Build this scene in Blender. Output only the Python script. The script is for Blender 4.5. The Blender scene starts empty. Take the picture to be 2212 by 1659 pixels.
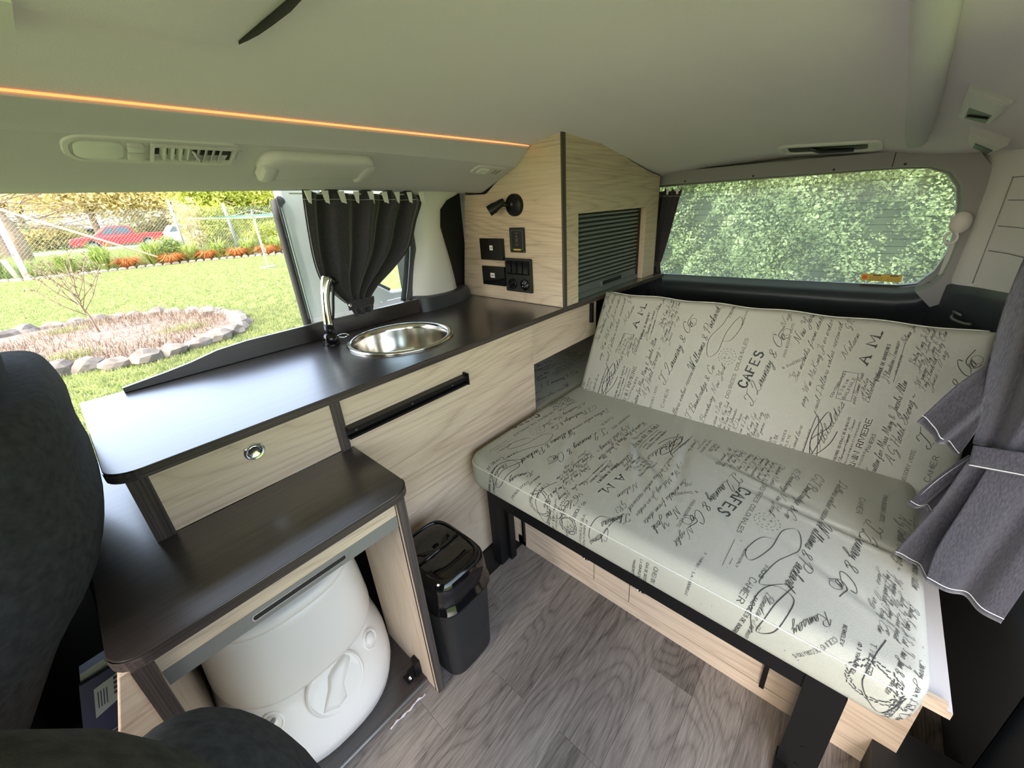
import bpy, bmesh, math, random
import numpy as np
from mathutils import Vector, Matrix, noise
random.seed(7)
S = bpy.context.scene
COL = S.collection
PI = math.pi
# ------------------------------------------------------------------ camera
cam_d = bpy.data.cameras.new('camera')
cam = bpy.data.objects.new('camera', cam_d); COL.objects.link(cam)
Fv = Vector((0.69071504, 0.61275406, -0.38398593)); Rv = Vector((0.6464341, -0.76120267, -0.05189845)); Uv = Vector((0.3240921, 0.21237456, 0.92187925))
cam.matrix_world = Matrix(((Rv.x, Uv.x, -Fv.x, 0), (Rv.y, Uv.y, -Fv.y, 0), (Rv.z, Uv.z, -Fv.z, 1.1), (0, 0, 0, 1)))
cam_d.sensor_width = 36; cam_d.lens = 847.53 / 2212 * 36
cam_d.shift_x = (1106 - 1133.18) / 2212; cam_d.shift_y = (794.88 - 829.5) / 2212
cam_d.clip_start = 0.02; cam_d.clip_end = 400
S.camera = cam
# ------------------------------------------------------------------ light
S.view_settings.view_transform = 'Standard'; S.view_settings.look = 'None'
S.view_settings.exposure = 1.2; S.view_settings.gamma = 1; S.view_settings.use_curve_mapping = False
W = bpy.data.worlds.new('sky'); S.world = W; W.use_nodes = True
wn = W.node_tree.nodes; wl = W.node_tree.links
bgn = wn['Background']; sk = wn.new('ShaderNodeTexSky'); sk.sky_type = 'NISHITA'; sk.sun_disc = False
sk.sun_elevation = math.radians(42); sk.sun_rotation = math.radians(-90); sk.air_density = 1.0; sk.dust_density = 3.0; sk.ozone_density = 1
hz_ = wn.new('ShaderNodeMixRGB'); hz_.inputs[0].default_value = .55; hz_.inputs[2].default_value = (1.05, 1.0, .93, 1)   # thin bright haze veils the blue
wl.new(sk.outputs[0], hz_.inputs[1]); wl.new(hz_.outputs[0], bgn.inputs[0]); bgn.inputs[1].default_value = 1.0
sl = bpy.data.lights.new('sun', 'SUN'); sl.energy = 2.1; sl.angle = 0.02; sl.color = (1, .95, .86)
so = bpy.data.objects.new('sun', sl); COL.objects.link(so)
so.rotation_euler = Vector((-0.50, -0.12, 0.85)).to_track_quat('Z', 'Y').to_euler(); so.location = (6, 0, 8)

# ------------------------------------------------------------------ materials
def setp(b, **k):
    for n, v in k.items():
        n = n.replace('_', ' ')
        if n in b.inputs: b.inputs[n].default_value = v
def mat(name, col, rough=.5, metal=0., var=0.0, scale=30, bump=0., bscale=200, spec=.5, coat=0.):
    m = bpy.data.materials.new(name); m.use_nodes = True
    nt = m.node_tree; b = nt.nodes['Principled BSDF']
    b.inputs['Base Color'].default_value = (*col, 1); b.inputs['Roughness'].default_value = rough
    b.inputs['Metallic'].default_value = metal; b.inputs['Specular IOR Level'].default_value = spec
    b.inputs['Coat Weight'].default_value = coat
    tc = nt.nodes.new('ShaderNodeTexCoord')
    if var > 0:
        n = nt.nodes.new('ShaderNodeTexNoise'); n.inputs['Scale'].default_value = scale; n.inputs['Detail'].default_value = 4
        nt.links.new(tc.outputs['Object'], n.inputs['Vector'])
        r = nt.nodes.new('ShaderNodeValToRGB')
        r.color_ramp.elements[0].position = .3; r.color_ramp.elements[1].position = .7
        r.color_ramp.elements[0].color = (*[max(0, c * (1 - var)) for c in col], 1)
        r.color_ramp.elements[1].color = (*[min(1, c * (1 + var)) for c in col], 1)
        nt.links.new(n.outputs['Fac'], r.inputs[0]); nt.links.new(r.outputs[0], b.inputs['Base Color'])
    if bump > 0:
        n2 = nt.nodes.new('ShaderNodeTexNoise'); n2.inputs['Scale'].default_value = bscale; n2.inputs['Detail'].default_value = 3
        nt.links.new(tc.outputs['Object'], n2.inputs['Vector'])
        bp = nt.nodes.new('ShaderNodeBump'); bp.inputs['Strength'].default_value = bump; bp.inputs['Distance'].default_value = .002
        nt.links.new(n2.outputs['Fac'], bp.inputs['Height']); nt.links.new(bp.outputs[0], b.inputs['Normal'])
    return m
def wood(name, stops, axis='X', stretch=14., scale=5., rough=.45, fine=.35, rings=.5, spec=.4, bump=.15, rand=False, shift=0., coat=0., freq=90.):
    """long grain along one axis: coarse cathedral figure + fine pore lines"""
    m = bpy.data.materials.new(name); m.use_nodes = True
    nt = m.node_tree; N = nt.nodes; L = nt.links; b = N['Principled BSDF']
    b.inputs['Roughness'].default_value = rough; b.inputs['Specular IOR Level'].default_value = spec; b.inputs['Coat Weight'].default_value = coat; b.inputs['Coat Roughness'].default_value = .24; b.inputs['Coat IOR'].default_value = 1.5
    tc = N.new('ShaderNodeTexCoord'); mp = N.new('ShaderNodeMapping')
    sc = [1., 1., 1.]; i = 'XYZ'.index(axis); sc[i] = 1. / stretch
    mp.inputs['Scale'].default_value = sc; mp.inputs['Location'].default_value = (shift, shift * 1.7, shift * .6)
    src = tc.outputs['Object']
    if rand:
        oi = N.new('ShaderNodeObjectInfo'); vm = N.new('ShaderNodeVectorMath'); vm.operation = 'ADD'
        mu = N.new('ShaderNodeMath'); mu.operation = 'MULTIPLY'; mu.inputs[1].default_value = 37.
        L.new(oi.outputs['Random'], mu.inputs[0]); L.new(tc.outputs['Object'], vm.inputs[0]); L.new(mu.outputs[0], vm.inputs[1]); src = vm.outputs[0]
    L.new(src, mp.inputs['Vector'])
    n1 = N.new('ShaderNodeTexNoise'); n1.inputs['Scale'].default_value = scale; n1.inputs['Detail'].default_value = 2; n1.inputs['Distortion'].default_value = .3
    L.new(mp.outputs[0], n1.inputs['Vector'])
    # rings: sine of noise
    m1 = N.new('ShaderNodeMath'); m1.operation = 'MULTIPLY'; m1.inputs[1].default_value = freq; L.new(n1.outputs['Fac'], m1.inputs[0])
    m2 = N.new('ShaderNodeMath'); m2.operation = 'SINE'; L.new(m1.outputs[0], m2.inputs[0])
    mab = N.new('ShaderNodeMath'); mab.operation = 'ABSOLUTE'; L.new(m2.outputs[0], mab.inputs[0])
    mpw = N.new('ShaderNodeMath'); mpw.operation = 'POWER'; mpw.inputs[1].default_value = .45; L.new(mab.outputs[0], mpw.inputs[0])
    m2 = N.new('ShaderNodeMath'); m2.operation = 'SUBTRACT'; m2.inputs[1].default_value = .78; L.new(mpw.outputs[0], m2.inputs[0])
    n3 = N.new('ShaderNodeTexNoise'); n3.inputs['Scale'].default_value = scale * 62; n3.inputs['Detail'].default_value = 5; n3.inputs['Roughness'].default_value = .65
    mp3 = N.new('ShaderNodeMapping'); sc3 = [1., 1., 1.]; sc3[i] = 1. / (stretch * 4.); mp3.inputs['Scale'].default_value = sc3
    L.new(src, mp3.inputs['Vector']); L.new(mp3.outputs[0], n3.inputs['Vector'])
    a = N.new('ShaderNodeMath'); a.operation = 'MULTIPLY_ADD'; a.inputs[1].default_value = rings * .42; a.inputs[2].default_value = 0.5; L.new(m2.outputs[0], a.inputs[0])
    s3 = N.new('ShaderNodeMath'); s3.operation = 'SUBTRACT'; s3.inputs[1].default_value = .5; L.new(n3.outputs['Fac'], s3.inputs[0])
    a2 = N.new('ShaderNodeMath'); a2.operation = 'MULTIPLY_ADD'; a2.inputs[1].default_value = fine * 2.4; L.new(s3.outputs[0], a2.inputs[0]); L.new(a.outputs[0], a2.inputs[2])
    n4 = N.new('ShaderNodeTexNoise'); n4.inputs['Scale'].default_value = scale * .8; L.new(mp.outputs[0], n4.inputs['Vector'])
    s4 = N.new('ShaderNodeMath'); s4.operation = 'SUBTRACT'; s4.inputs[1].default_value = .5; L.new(n4.outputs['Fac'], s4.inputs[0])
    a3 = N.new('ShaderNodeMath'); a3.operation = 'MULTIPLY_ADD'; a3.inputs[1].default_value = .8; L.new(s4.outputs[0], a3.inputs[0]); L.new(a2.outputs[0], a3.inputs[2])
    r = N.new('ShaderNodeValToRGB'); r.color_ramp.elements[0].color = (*stops[0], 1); r.color_ramp.elements[1].color = (*stops[2], 1)
    r.color_ramp.elements[0].position = .15; r.color_ramp.elements[1].position = .85
    e = r.color_ramp.elements.new(.5); e.color = (*stops[1], 1)
    L.new(a3.outputs[0], r.inputs[0])
    out = r.outputs[0]
    if rand:
        hs = N.new('ShaderNodeHueSaturation'); mr = N.new('ShaderNodeMapRange'); mr.inputs[3].default_value = .88; mr.inputs[4].default_value = 1.12
        L.new(oi.outputs['Random'], mr.inputs[0]); L.new(mr.outputs[0], hs.inputs['Value']); L.new(out, hs.inputs['Color']); out = hs.outputs[0]
    L.new(out, b.inputs['Base Color'])
    if bump:
        bp = N.new('ShaderNodeBump'); bp.inputs['Strength'].default_value = bump; bp.inputs['Distance'].default_value = .0008
        L.new(n3.outputs['Fac'], bp.inputs['Height']); L.new(bp.outputs[0], b.inputs['Normal'])
    return m
M = {}
LW = [(.40, .295, .21), (.655, .53, .40), (.76, .645, .50)]
M['lwood'] = wood('light_oak_laminate', LW, 'X', 9, 3.6, rough=.42, fine=.34, rings=.5, freq=125.)
M['lwood_y'] = wood('light_oak_laminate_crosswise', LW, 'Y', 9, 3.6, rough=.42, fine=.34, rings=.5, freq=125.)
M['lwood_z'] = wood('light_oak_laminate_upright', LW, 'Z', 9, 3.6, rough=.42, fine=.34, rings=.4, freq=125.)
DW = [(.012, .009, .009), (.030, .023, .022), (.058, .046, .043)]
M['dwood'] = wood('dark_wenge_top', DW, 'X', 14, 4, rough=.34, fine=.45, rings=.25, spec=.7, bump=.25, coat=1.)
M['dedge'] = wood('dark_wenge_edge', [(.02, .015, .014), (.065, .05, .045), (.13, .105, .095)], 'X', 30, 7, rough=.5, fine=.6, rings=.2)
M['dedge_z'] = wood('dark_wenge_edge_upright', [(.02, .015, .014), (.07, .055, .05), (.14, .115, .105)], 'Z', 30, 7, rough=.5, fine=.6, rings=.2)
M['plank'] = wood('grey_oak_vinyl', [(.058, .050, .045), (.205, .18, .163), (.34, .305, .28)], 'X', 4.5, 5.5, rough=.5, fine=.42, rings=.55, rand=True, freq=85.)
M['vent_grey'] = mat('vent_grey_plastic', (.62, .59, .62), .5)
M['head'] = mat('headliner_fabric', (.84, .77, .84), .95, bump=.25, bscale=500, spec=.1)
M['header'] = mat('grey_trim_plastic', (.60, .57, .62), .7, bump=.1, bscale=600, spec=.25)
M['pillar'] = mat('pale_pillar_plastic', (.78, .77, .76), .6, bump=.1, bscale=600, spec=.3)
M['dtrim'] = mat('dark_trim_plastic', (.042, .050, .060), .38, bump=.12, bscale=500)
M['mtrim'] = mat('mid_grey_trim', (.30, .30, .31), .6)
M['black'] = mat('black_plastic', (.006, .006, .0065), .3, spec=.35)
M['blackm'] = mat('black_matt', (.013, .013, .014), .6)
M['gloss'] = mat('gloss_black', (.004, .004, .005), .07, spec=.6)
M['steel'] = mat('black_powdercoat_steel', (.006, .006, .0065), .45, spec=.25, bump=.1, bscale=300)
M['chrome'] = mat('chrome', (.82, .82, .80), .09, 1.)
M['sinkm'] = mat('stainless', (.80, .77, .70), .16, 1., bump=.02, bscale=60)
M['alu'] = mat('grey_edge_strip', (.27, .27, .26), .4, .3)
M['white'] = mat('white_toilet_plastic', (.90, .86, .80), .33, spec=.45)
M['laminate'] = mat('white_laminate', (.72, .73, .76), .4)
M['bodyw'] = mat('white_paint', (.86, .87, .86), .2, coat=.5, var=.05, scale=6)
M['rubber'] = mat('black_rubber', (.014, .015, .016), .6)
M['rubberg'] = mat('grey_rubber', (.06, .065, .075), .6)
M['shutter'] = mat('shutter_grey', (.16, .18, .18), .32, .15, spec=.6)
M['seat'] = mat('grey_seat_cloth', (.046, .049, .053), .95, var=.25, scale=90, bump=.5, bscale=900, spec=.15)
M['seat3'] = mat('shaded_headrest_cloth', (.022, .025, .030), .9, var=.2, scale=90, bump=.4, bscale=900, spec=.2)  # darker copy of the seat cloth; the headrest's shading is put into its colour
M['seat2'] = mat('olive_seat_cloth', (.045, .045, .038), .95, var=.35, scale=60, bump=.6, bscale=700, spec=.15)
M['stitch'] = mat('white_thread', (.75, .75, .75), .8)
M['eyelet'] = mat('white_elastic', (.78, .78, .78), .7)
M['orange'] = mat('orange_seal', (.85, .12, .02), .5)
M['ink'] = mat('print_ink', (.045, .047, .046), .9)
M['label'] = mat('white_label', (.8, .8, .8), .6)
M['yellow'] = mat('yellow_sticker', (.72, .50, .06), .5)
M['screw'] = mat('dull_screw', (.25, .24, .22), .35, .8)
def fabric(name, c1, c2, sc=900, rough=.8, bumps=.3, sheen=.3):
    m = bpy.data.materials.new(name); m.use_nodes = True; N = m.node_tree.nodes; L = m.node_tree.links; b = N['Principled BSDF']
    tc = N.new('ShaderNodeTexCoord'); w = N.new('ShaderNodeTexNoise'); w.inputs['Scale'].default_value = sc; w.inputs['Detail'].default_value = 2
    mp = N.new('ShaderNodeMapping'); mp.inputs['Scale'].default_value = (1, 1, .12); L.new(tc.outputs['Object'], mp.inputs[0]); L.new(mp.outputs[0], w.inputs['Vector'])
    r = N.new('ShaderNodeValToRGB'); r.color_ramp.elements[0].position = .35; r.color_ramp.elements[1].position = .65
    r.color_ramp.elements[0].color = (*c1, 1); r.color_ramp.elements[1].color = (*c2, 1); L.new(w.outputs['Fac'], r.inputs[0]); L.new(r.outputs[0], b.inputs['Base Color'])
    bp = N.new('ShaderNodeBump'); bp.inputs['Strength'].default_value = bumps; bp.inputs['Distance'].default_value = .001; L.new(w.outputs['Fac'], bp.inputs['Height']); L.new(bp.outputs[0], b.inputs['Normal'])
    b.inputs['Roughness'].default_value = rough; b.inputs['Sheen Weight'].default_value = sheen; b.inputs['Specular IOR Level'].default_value = .2
    return m
M['curtain'] = fabric('charcoal_curtain_cloth', (.032, .030, .039), (.064, .060, .075))
M['canvas'] = mat('cream_printed_canvas', (.455, .45, .385), .9, var=.05, scale=500, bump=.25, bscale=700, spec=.2)
M['piping'] = mat('cream_piping', (.72, .72, .66), .8)
def emis(name, col, st):
    m = bpy.data.materials.new(name); m.use_nodes = True; b = m.node_tree.nodes['Principled BSDF']
    b.inputs['Emission Color'].default_value = (*col, 1); b.inputs['Emission Strength'].default_value = st; b.inputs['Base Color'].default_value = (*col, 1); return m
M['led'] = emis('amber_led', (1, .17, .045), 1.7)
def glass(name, haze=.1, tint=(.93, .97, .94)):
    m = bpy.data.materials.new(name); m.use_nodes = True; N = m.node_tree.nodes; L = m.node_tree.links
    for n in list(N):
        if n.type != 'OUTPUT_MATERIAL': N.remove(n)
    out = [n for n in N if n.type == 'OUTPUT_MATERIAL'][0]
    t = N.new('ShaderNodeBsdfTransparent'); t.inputs[0].default_value = (*tint, 1)
    g = N.new('ShaderNodeBsdfGlossy'); g.inputs['Roughness'].default_value = .02
    d = N.new('ShaderNodeBsdfTranslucent'); d.inputs[0].default_value = (.8, .85, .8, 1)
    fr = N.new('ShaderNodeFresnel'); fr.inputs[0].default_value = 1.25
    m1 = N.new('ShaderNodeMixShader'); L.new(fr.outputs[0], m1.inputs[0]); L.new(t.outputs[0], m1.inputs[1]); L.new(g.outputs[0], m1.inputs[2])
    tc = N.new('ShaderNodeTexCoord'); nz = N.new('ShaderNodeTexNoise'); nz.inputs['Scale'].default_value = 3; nz.inputs['Detail'].default_value = 3
    mp = N.new('ShaderNodeMapping'); mp.inputs['Scale'].default_value = (1, 1.6, .7); L.new(tc.outputs['Object'], mp.inputs[0]); L.new(mp.outputs[0], nz.inputs['Vector'])
    mr = N.new('ShaderNodeMapRange'); mr.inputs[1].default_value = .35; mr.inputs[2].default_value = .75; mr.inputs[3].default_value = haze * .75; mr.inputs[4].default_value = haze * 1.25; L.new(nz.outputs['Fac'], mr.inputs[0])
    m2 = N.new('ShaderNodeMixShader'); L.new(mr.outputs[0], m2.inputs[0]); L.new(m1.outputs[0], m2.inputs[1]); L.new(d.outputs[0], m2.inputs[2]); L.new(m2.outputs[0], out.inputs[0])
    return m
M['glass'] = glass('clear_glass', .02); M['rglass'] = glass('dusty_rear_glass', .22)
def leafm(name, c1, c2, tr=.35):
    m = bpy.data.materials.new(name); m.use_nodes = True; N = m.node_tree.nodes; L = m.node_tree.links; b = N['Principled BSDF']
    tc = N.new('ShaderNodeTexCoord'); nz = N.new('ShaderNodeTexNoise'); nz.inputs['Scale'].default_value = 9; nz.inputs['Detail'].default_value = 6; L.new(tc.outputs['Object'], nz.inputs['Vector'])
    r = N.new('ShaderNodeValToRGB'); r.color_ramp.elements[0].position = .35; r.color_ramp.elements[1].position = .65
    r.color_ramp.elements[0].color = (*c1, 1); r.color_ramp.elements[1].color = (*c2, 1); L.new(nz.outputs['Fac'], r.inputs[0]); L.new(r.outputs[0], b.inputs['Base Color'])
    b.inputs['Roughness'].default_value = .5
    t = N.new('ShaderNodeBsdfTranslucent'); L.new(r.outputs[0], t.inputs[0]); mx = N.new('ShaderNodeMixShader'); mx.inputs[0].default_value = tr
    out = [n for n in N if n.type == 'OUTPUT_MATERIAL'][0]; L.new(b.outputs[0], mx.inputs[1]); L.new(t.outputs[0], mx.inputs[2]); L.new(mx.outputs[0], out.inputs[0])
    return m
M['hedge'] = leafm('hedge_leaf', (.12, .18, .07), (.31, .41, .20))
M['lime'] = leafm('spring_leaf', (.30, .36, .04), (.50, .52, .10), .45)
M['bronze'] = leafm('budding_leaf', (.55, .47, .19), (.80, .73, .36), .55)
M['flax'] = leafm('flax_leaf', (.20, .30, .06), (.42, .48, .14))
M['sedge'] = leafm('orange_sedge', (.50, .17, .04), (.68, .30, .10))
M['bark'] = mat('bark', (.30, .20, .12), .9, var=.4, scale=12)
M['grass'] = mat('lawn_grass', (.17, .22, .06), .9, var=.35, scale=9, bump=.6, bscale=40, spec=.1)
M['mulch'] = mat('garden_mulch', (.19, .135, .10), .95, var=.45, scale=14, bump=.8, bscale=30)
M['stone'] = mat('garden_stone', (.17, .145, .12), .9, var=.35, scale=6, bump=.6, bscale=25)
M['brick'] = mat('edging_brick', (.36, .29, .24), .9, var=.15, scale=8)
M['asphalt'] = mat('asphalt', (.30, .30, .31), .9)
M['red'] = mat('red_car_paint', (.62, .02, .02), .25, coat=.5)
M['tyre'] = mat('tyre', (.02, .02, .02), .8)
M['carglass'] = mat('car_glass', (.10, .14, .16), .08)
M['fence'] = mat('galvanised', (.26, .27, .25), .6, .2)
M['cream'] = mat('cream_paint', (.62, .62, .42), .5)
M['roofm'] = mat('shed_roof', (.22, .24, .24), .7)
M['cord'] = mat('green_cord', (.30, .62, .46), .6)
M['blue'] = mat('navy_cover', (.03, .04, .12), .4)
M['paper'] = mat('pale_paper', (.52, .58, .66), .5)

# ------------------------------------------------------------------ helpers
WL = {}
def world_of(p): return WL.get(p.name, Vector((0, 0, 0))) if p else Vector((0, 0, 0))
def props(o, label=None, cat=None, group=None, kind=None):
    if label: o['label'] = label
    if cat: o['category'] = cat
    if group: o['group'] = group
    if kind: o['kind'] = kind
    return o
def thing(name, label, cat, loc, group=None):
    o = bpy.data.objects.new(name, None); COL.objects.link(o); o.location = loc; o.empty_display_size = .05
    WL[o.name] = Vector(loc); props(o, label, cat, group); return o
def obj(name, V, F, m, parent=None, smooth=False, **k):
    """V world coordinates"""
    w = world_of(parent)
    me = bpy.data.meshes.new(name)
    if isinstance(V, np.ndarray): V = V - np.array(w); V = V.tolist()
    else: V = [(v[0] - w.x, v[1] - w.y, v[2] - w.z) for v in V]
    F = F.tolist() if isinstance(F, np.ndarray) else F
    me.from_pydata(V, [], F); me.update()
    if smooth:
        me.polygons.foreach_set('use_smooth', [True] * len(me.polygons))
    me.materials.append(M[m] if isinstance(m, str) else m)
    o = bpy.data.objects.new(name, me); COL.objects.link(o)
    if parent: o.parent = parent
    WL[o.name] = w.copy()
    props(o, **k); return o
def origin_to(o, loc):
    """move a top-level mesh's origin"""
    loc = Vector(loc); o.data.transform(Matrix.Translation(-loc)); o.location = loc; WL[o.name] = loc; return o
def from_bm(name, bm, m, parent=None, smooth=False, autos=None, **k):
    V = [tuple(v.co) for v in bm.verts]; bm.verts.index_update(); F = [[v.index for v in f.verts] for f in bm.faces]
    bm.free(); o = obj(name, V, F, m, parent, smooth, **k)
    if autos is not None:
        me = o.data; me.polygons.foreach_set('use_smooth', [True] * len(me.polygons))
        b2 = bmesh.new(); b2.from_mesh(me)
        for e in b2.edges:
            if len(e.link_faces) == 2 and e.calc_face_angle(0) > autos: e.smooth = False
        b2.to_mesh(me); b2.free()
    return o
def bevel(bm, w, seg=2, ang=.5):
    if w <= 0: return
    es = [e for e in bm.edges if len(e.link_faces) == 2 and e.calc_face_angle(0) > ang]
    bmesh.ops.bevel(bm, geom=es, offset=w, segments=seg, affect='EDGES', profile=.5, clamp_overlap=True)
def addbox(bm, x0, x1, y0, y1, z0, z1):
    vs = [bm.verts.new(p) for p in ((x0, y0, z0), (x1, y0, z0), (x1, y1, z0), (x0, y1, z0), (x0, y0, z1), (x1, y0, z1), (x1, y1, z1), (x0, y1, z1))]
    for f in ((3, 2, 1, 0), (4, 5, 6, 7), (0, 1, 5, 4), (1, 2, 6, 5), (2, 3, 7, 6), (3, 0, 4, 7)): bm.faces.new([vs[i] for i in f])
def box(name, x0, x1, y0, y1, z0, z1, m, parent=None, bv=.0015, **k):
    bm = bmesh.new(); addbox(bm, min(x0, x1), max(x0, x1), min(y0, y1), max(y0, y1), min(z0, z1), max(z0, z1)); bevel(bm, bv)
    return from_bm(name, bm, m, parent, **k)
def boxes(name, L, m, parent=None, bv=0, **k):
    bm = bmesh.new()
    for b in L: addbox(bm, *b)
    bevel(bm, bv); return from_bm(name, bm, m, parent, **k)
def prism(name, pts, axis, d0, d1, m, parent=None, bv=.0015, seg=2, hole=None, smooth=None, **k):
    """pts 2D polygon in the plane normal to axis ('x': (y,z), 'y': (x,z), 'z': (x,y))"""
    def P(a, b, d):
        return {'x': (d, a, b), 'y': (a, d, b), 'z': (a, b, d)}[axis]
    bm = bmesh.new()
    if hole is None:
        A = [bm.verts.new(P(a, b, d0)) for a, b in pts]; B = [bm.verts.new(P(a, b, d1)) for a, b in pts]
        bm.faces.new(A[::-1]); bm.faces.new(B); n = len(pts)
        for i in range(n): bm.faces.new((A[i], A[(i + 1) % n], B[(i + 1) % n], B[i]))
    else:
        loops = []
        for d in (d0, d1):
            o = [bm.verts.new(P(a, b, d)) for a, b in pts]; h = [bm.verts.new(P(a, b, d)) for a, b in hole]
            es = [bm.edges.new((q[i], q[(i + 1) % len(q)])) for q in (o, h) for i in range(len(q))]
            bmesh.ops.triangle_fill(bm, use_beauty=True, edges=es); loops.append((o, h))
        for q in (0, 1):
            A, B = loops[0][q], loops[1][q]; n = len(A)
            for i in range(n): bm.faces.new((A[i], A[(i + 1) % n], B[(i + 1) % n], B[i]))
    bmesh.ops.recalc_face_normals(bm, faces=bm.faces[:])
    bevel(bm, bv, seg)
    return from_bm(name, bm, m, parent, autos=smooth, **k)
def rrect(x0, x1, y0, y1, r, n=6, corners=(1, 1, 1, 1)):
    """rounded rectangle, ccw from lower left; corners = ll, lr, ur, ul"""
    out = []
    for (cx, cy, a0, c) in ((x0, y0, PI, corners[0]), (x1, y0, 1.5 * PI, corners[1]), (x1, y1, 0, corners[2]), (x0, y1, .5 * PI, corners[3])):
        if not c: out.append((cx, cy)); continue
        ox = cx + (r if cx == x0 else -r); oy = cy + (r if cy == y0 else -r)
        for i in range(n + 1):
            a = a0 + .5 * PI * i / n; out.append((ox + r * math.cos(a), oy + r * math.sin(a)))
    return out
def catmull(P, n=6, closed=False):
    P = [Vector(p) for p in P]; out = []; N_ = len(P)
    rng = range(N_ if closed else N_ - 1)
    for i in rng:
        g = (lambda j: P[j % N_]) if closed else (lambda j: P[min(max(j, 0), N_ - 1)])
        p0, p1, p2, p3 = g(i - 1), g(i), g(i + 1), g(i + 2)
        for k in range(n):
            t = k / n; out.append(.5 * ((2 * p1) + (p2 - p0) * t + (2 * p0 - 5 * p1 + 4 * p2 - p3) * t * t + (3 * p1 - p0 - 3 * p2 + p3) * t ** 3))
    if not closed: out.append(P[-1])
    return out
def tube_geo(path, r, n=8, closed=False, cap=True):
    P = [Vector(p) for p in path]; V = []; F = []; N_ = len(P); prev = None
    for i, p in enumerate(P):
        a = P[(i - 1) % N_] if (closed or i > 0) else P[0]; b = P[(i + 1) % N_] if (closed or i < N_ - 1) else P[-1]
        t = (b - a).normalized() if (b - a).length > 1e-9 else Vector((0, 0, 1))
        if prev is None:
            u = t.cross(Vector((0, 0, 1)));
            if u.length < 1e-3: u = t.cross(Vector((1, 0, 0)))
            u.normalize()
        else:
            u = prev - t * prev.dot(t); u.normalize()
        prev = u; w = t.cross(u); rr = r(i / (N_ - 1)) if callable(r) else r
        for k in range(n):
            an = 2 * PI * k / n; V.append(tuple(p + (u * math.cos(an) + w * math.sin(an)) * rr))
    for i in range(N_ if closed else N_ - 1):
        for k in range(n):
            F.append((i * n + k, i * n + (k + 1) % n, ((i + 1) % N_) * n + (k + 1) % n, ((i + 1) % N_) * n + k))
    if not closed and cap: F.append(tuple(range(n))[::-1]); F.append(tuple((N_ - 1) * n + k for k in range(n)))
    return V, F
def tube(name, path, r, m, parent=None, n=8, closed=False, **k):
    V, F = tube_geo(path, r, n, closed); return obj(name, V, F, m, parent, smooth=True, **k)
def tubes(name, L, m, parent=None, n=5, **k):
    V = []; F = []
    for path, r in L:
        v, f = tube_geo(path, r, n); o = len(V); V += v; F += [tuple(i + o for i in q) for q in f]
    return obj(name, V, F, m, parent, smooth=True, **k)
def loft(name, loops, m, parent=None, smooth=True, cap0=True, cap1=True, closed=True, autos=None, **k):
    V = []; F = []; n = len(loops[0])
    for l in loops: V += [tuple(p) for p in l]
    for i in range(len(loops) - 1):
        for j in range(n if closed else n - 1):
            a = i * n + j; b = i * n + (j + 1) % n; F.append((a, b, b + n, a + n))
    if cap0: F.append(tuple(range(n))[::-1])
    if cap1: F.append(tuple((len(loops) - 1) * n + j for j in range(n)))
    bm = bmesh.new(); vs = [bm.verts.new(v) for v in V]
    for f in F:
        try: bm.faces.new([vs[i] for i in f])
        except Exception: pass
    bmesh.ops.recalc_face_normals(bm, faces=bm.faces[:])
    return from_bm(name, bm, m, parent, smooth=smooth, autos=autos, **k)
def sell(cx, cy, z, rx, ry, p=2.4, n=40, rot=0, ryb=None):
    """superellipse loop; ryb = radius towards +y"""
    out = []
    for i in range(n):
        a = 2 * PI * i / n; c, s = math.cos(a), math.sin(a)
        x = rx * math.copysign(abs(c) ** (2 / p), c); yy = (ryb if (ryb and s > 0) else ry) * math.copysign(abs(s) ** (2 / p), s)
        out.append((cx + x * math.cos(rot) - yy * math.sin(rot), cy + x * math.sin(rot) + yy * math.cos(rot), z))
    return out
def disc(name, c, nrm, prof, m, parent=None, n=32, **k):
    """lathe: prof = [(radius, distance along nrm)]"""
    nrm = Vector(nrm).normalized(); u = nrm.orthogonal().normalized(); w = nrm.cross(u); c = Vector(c)
    loops = [[tuple(c + nrm * d + (u * math.cos(2 * PI * i / n) + w * math.sin(2 * PI * i / n)) * max(r, 1e-4)) for i in range(n)] for r, d in prof]
    return loft(name, loops, m, parent, autos=.6, **k)
def soft_box(name, c, h, m, parent=None, p=3.2, tilt=0, nu=40, nv=20, fn=None, **k):
    """superellipsoid cushion-like body"""
    V = []; F = []
    for j in range(nv + 1):
        b = -PI / 2 + PI * j / nv
        for i in range(nu):
            a = 2 * PI * i / nu
            f = lambda t, e: math.copysign(abs(t) ** (2 / e), t)
            q = Vector((h[0] * f(math.cos(b), p) * f(math.cos(a), p), h[1] * f(math.cos(b), p) * f(math.sin(a), p), h[2] * f(math.sin(b), p)))
            if fn: q = fn(q)
            q.rotate(Matrix.Rotation(tilt, 3, 'Y')); V.append(tuple(q + Vector(c)))
    for j in range(nv):
        for i in range(nu): F.append((j * nu + i, j * nu + (i + 1) % nu, (j + 1) * nu + (i + 1) % nu, (j + 1) * nu + i))
    return obj(name, V, F, m, parent, smooth=True, **k)
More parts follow.
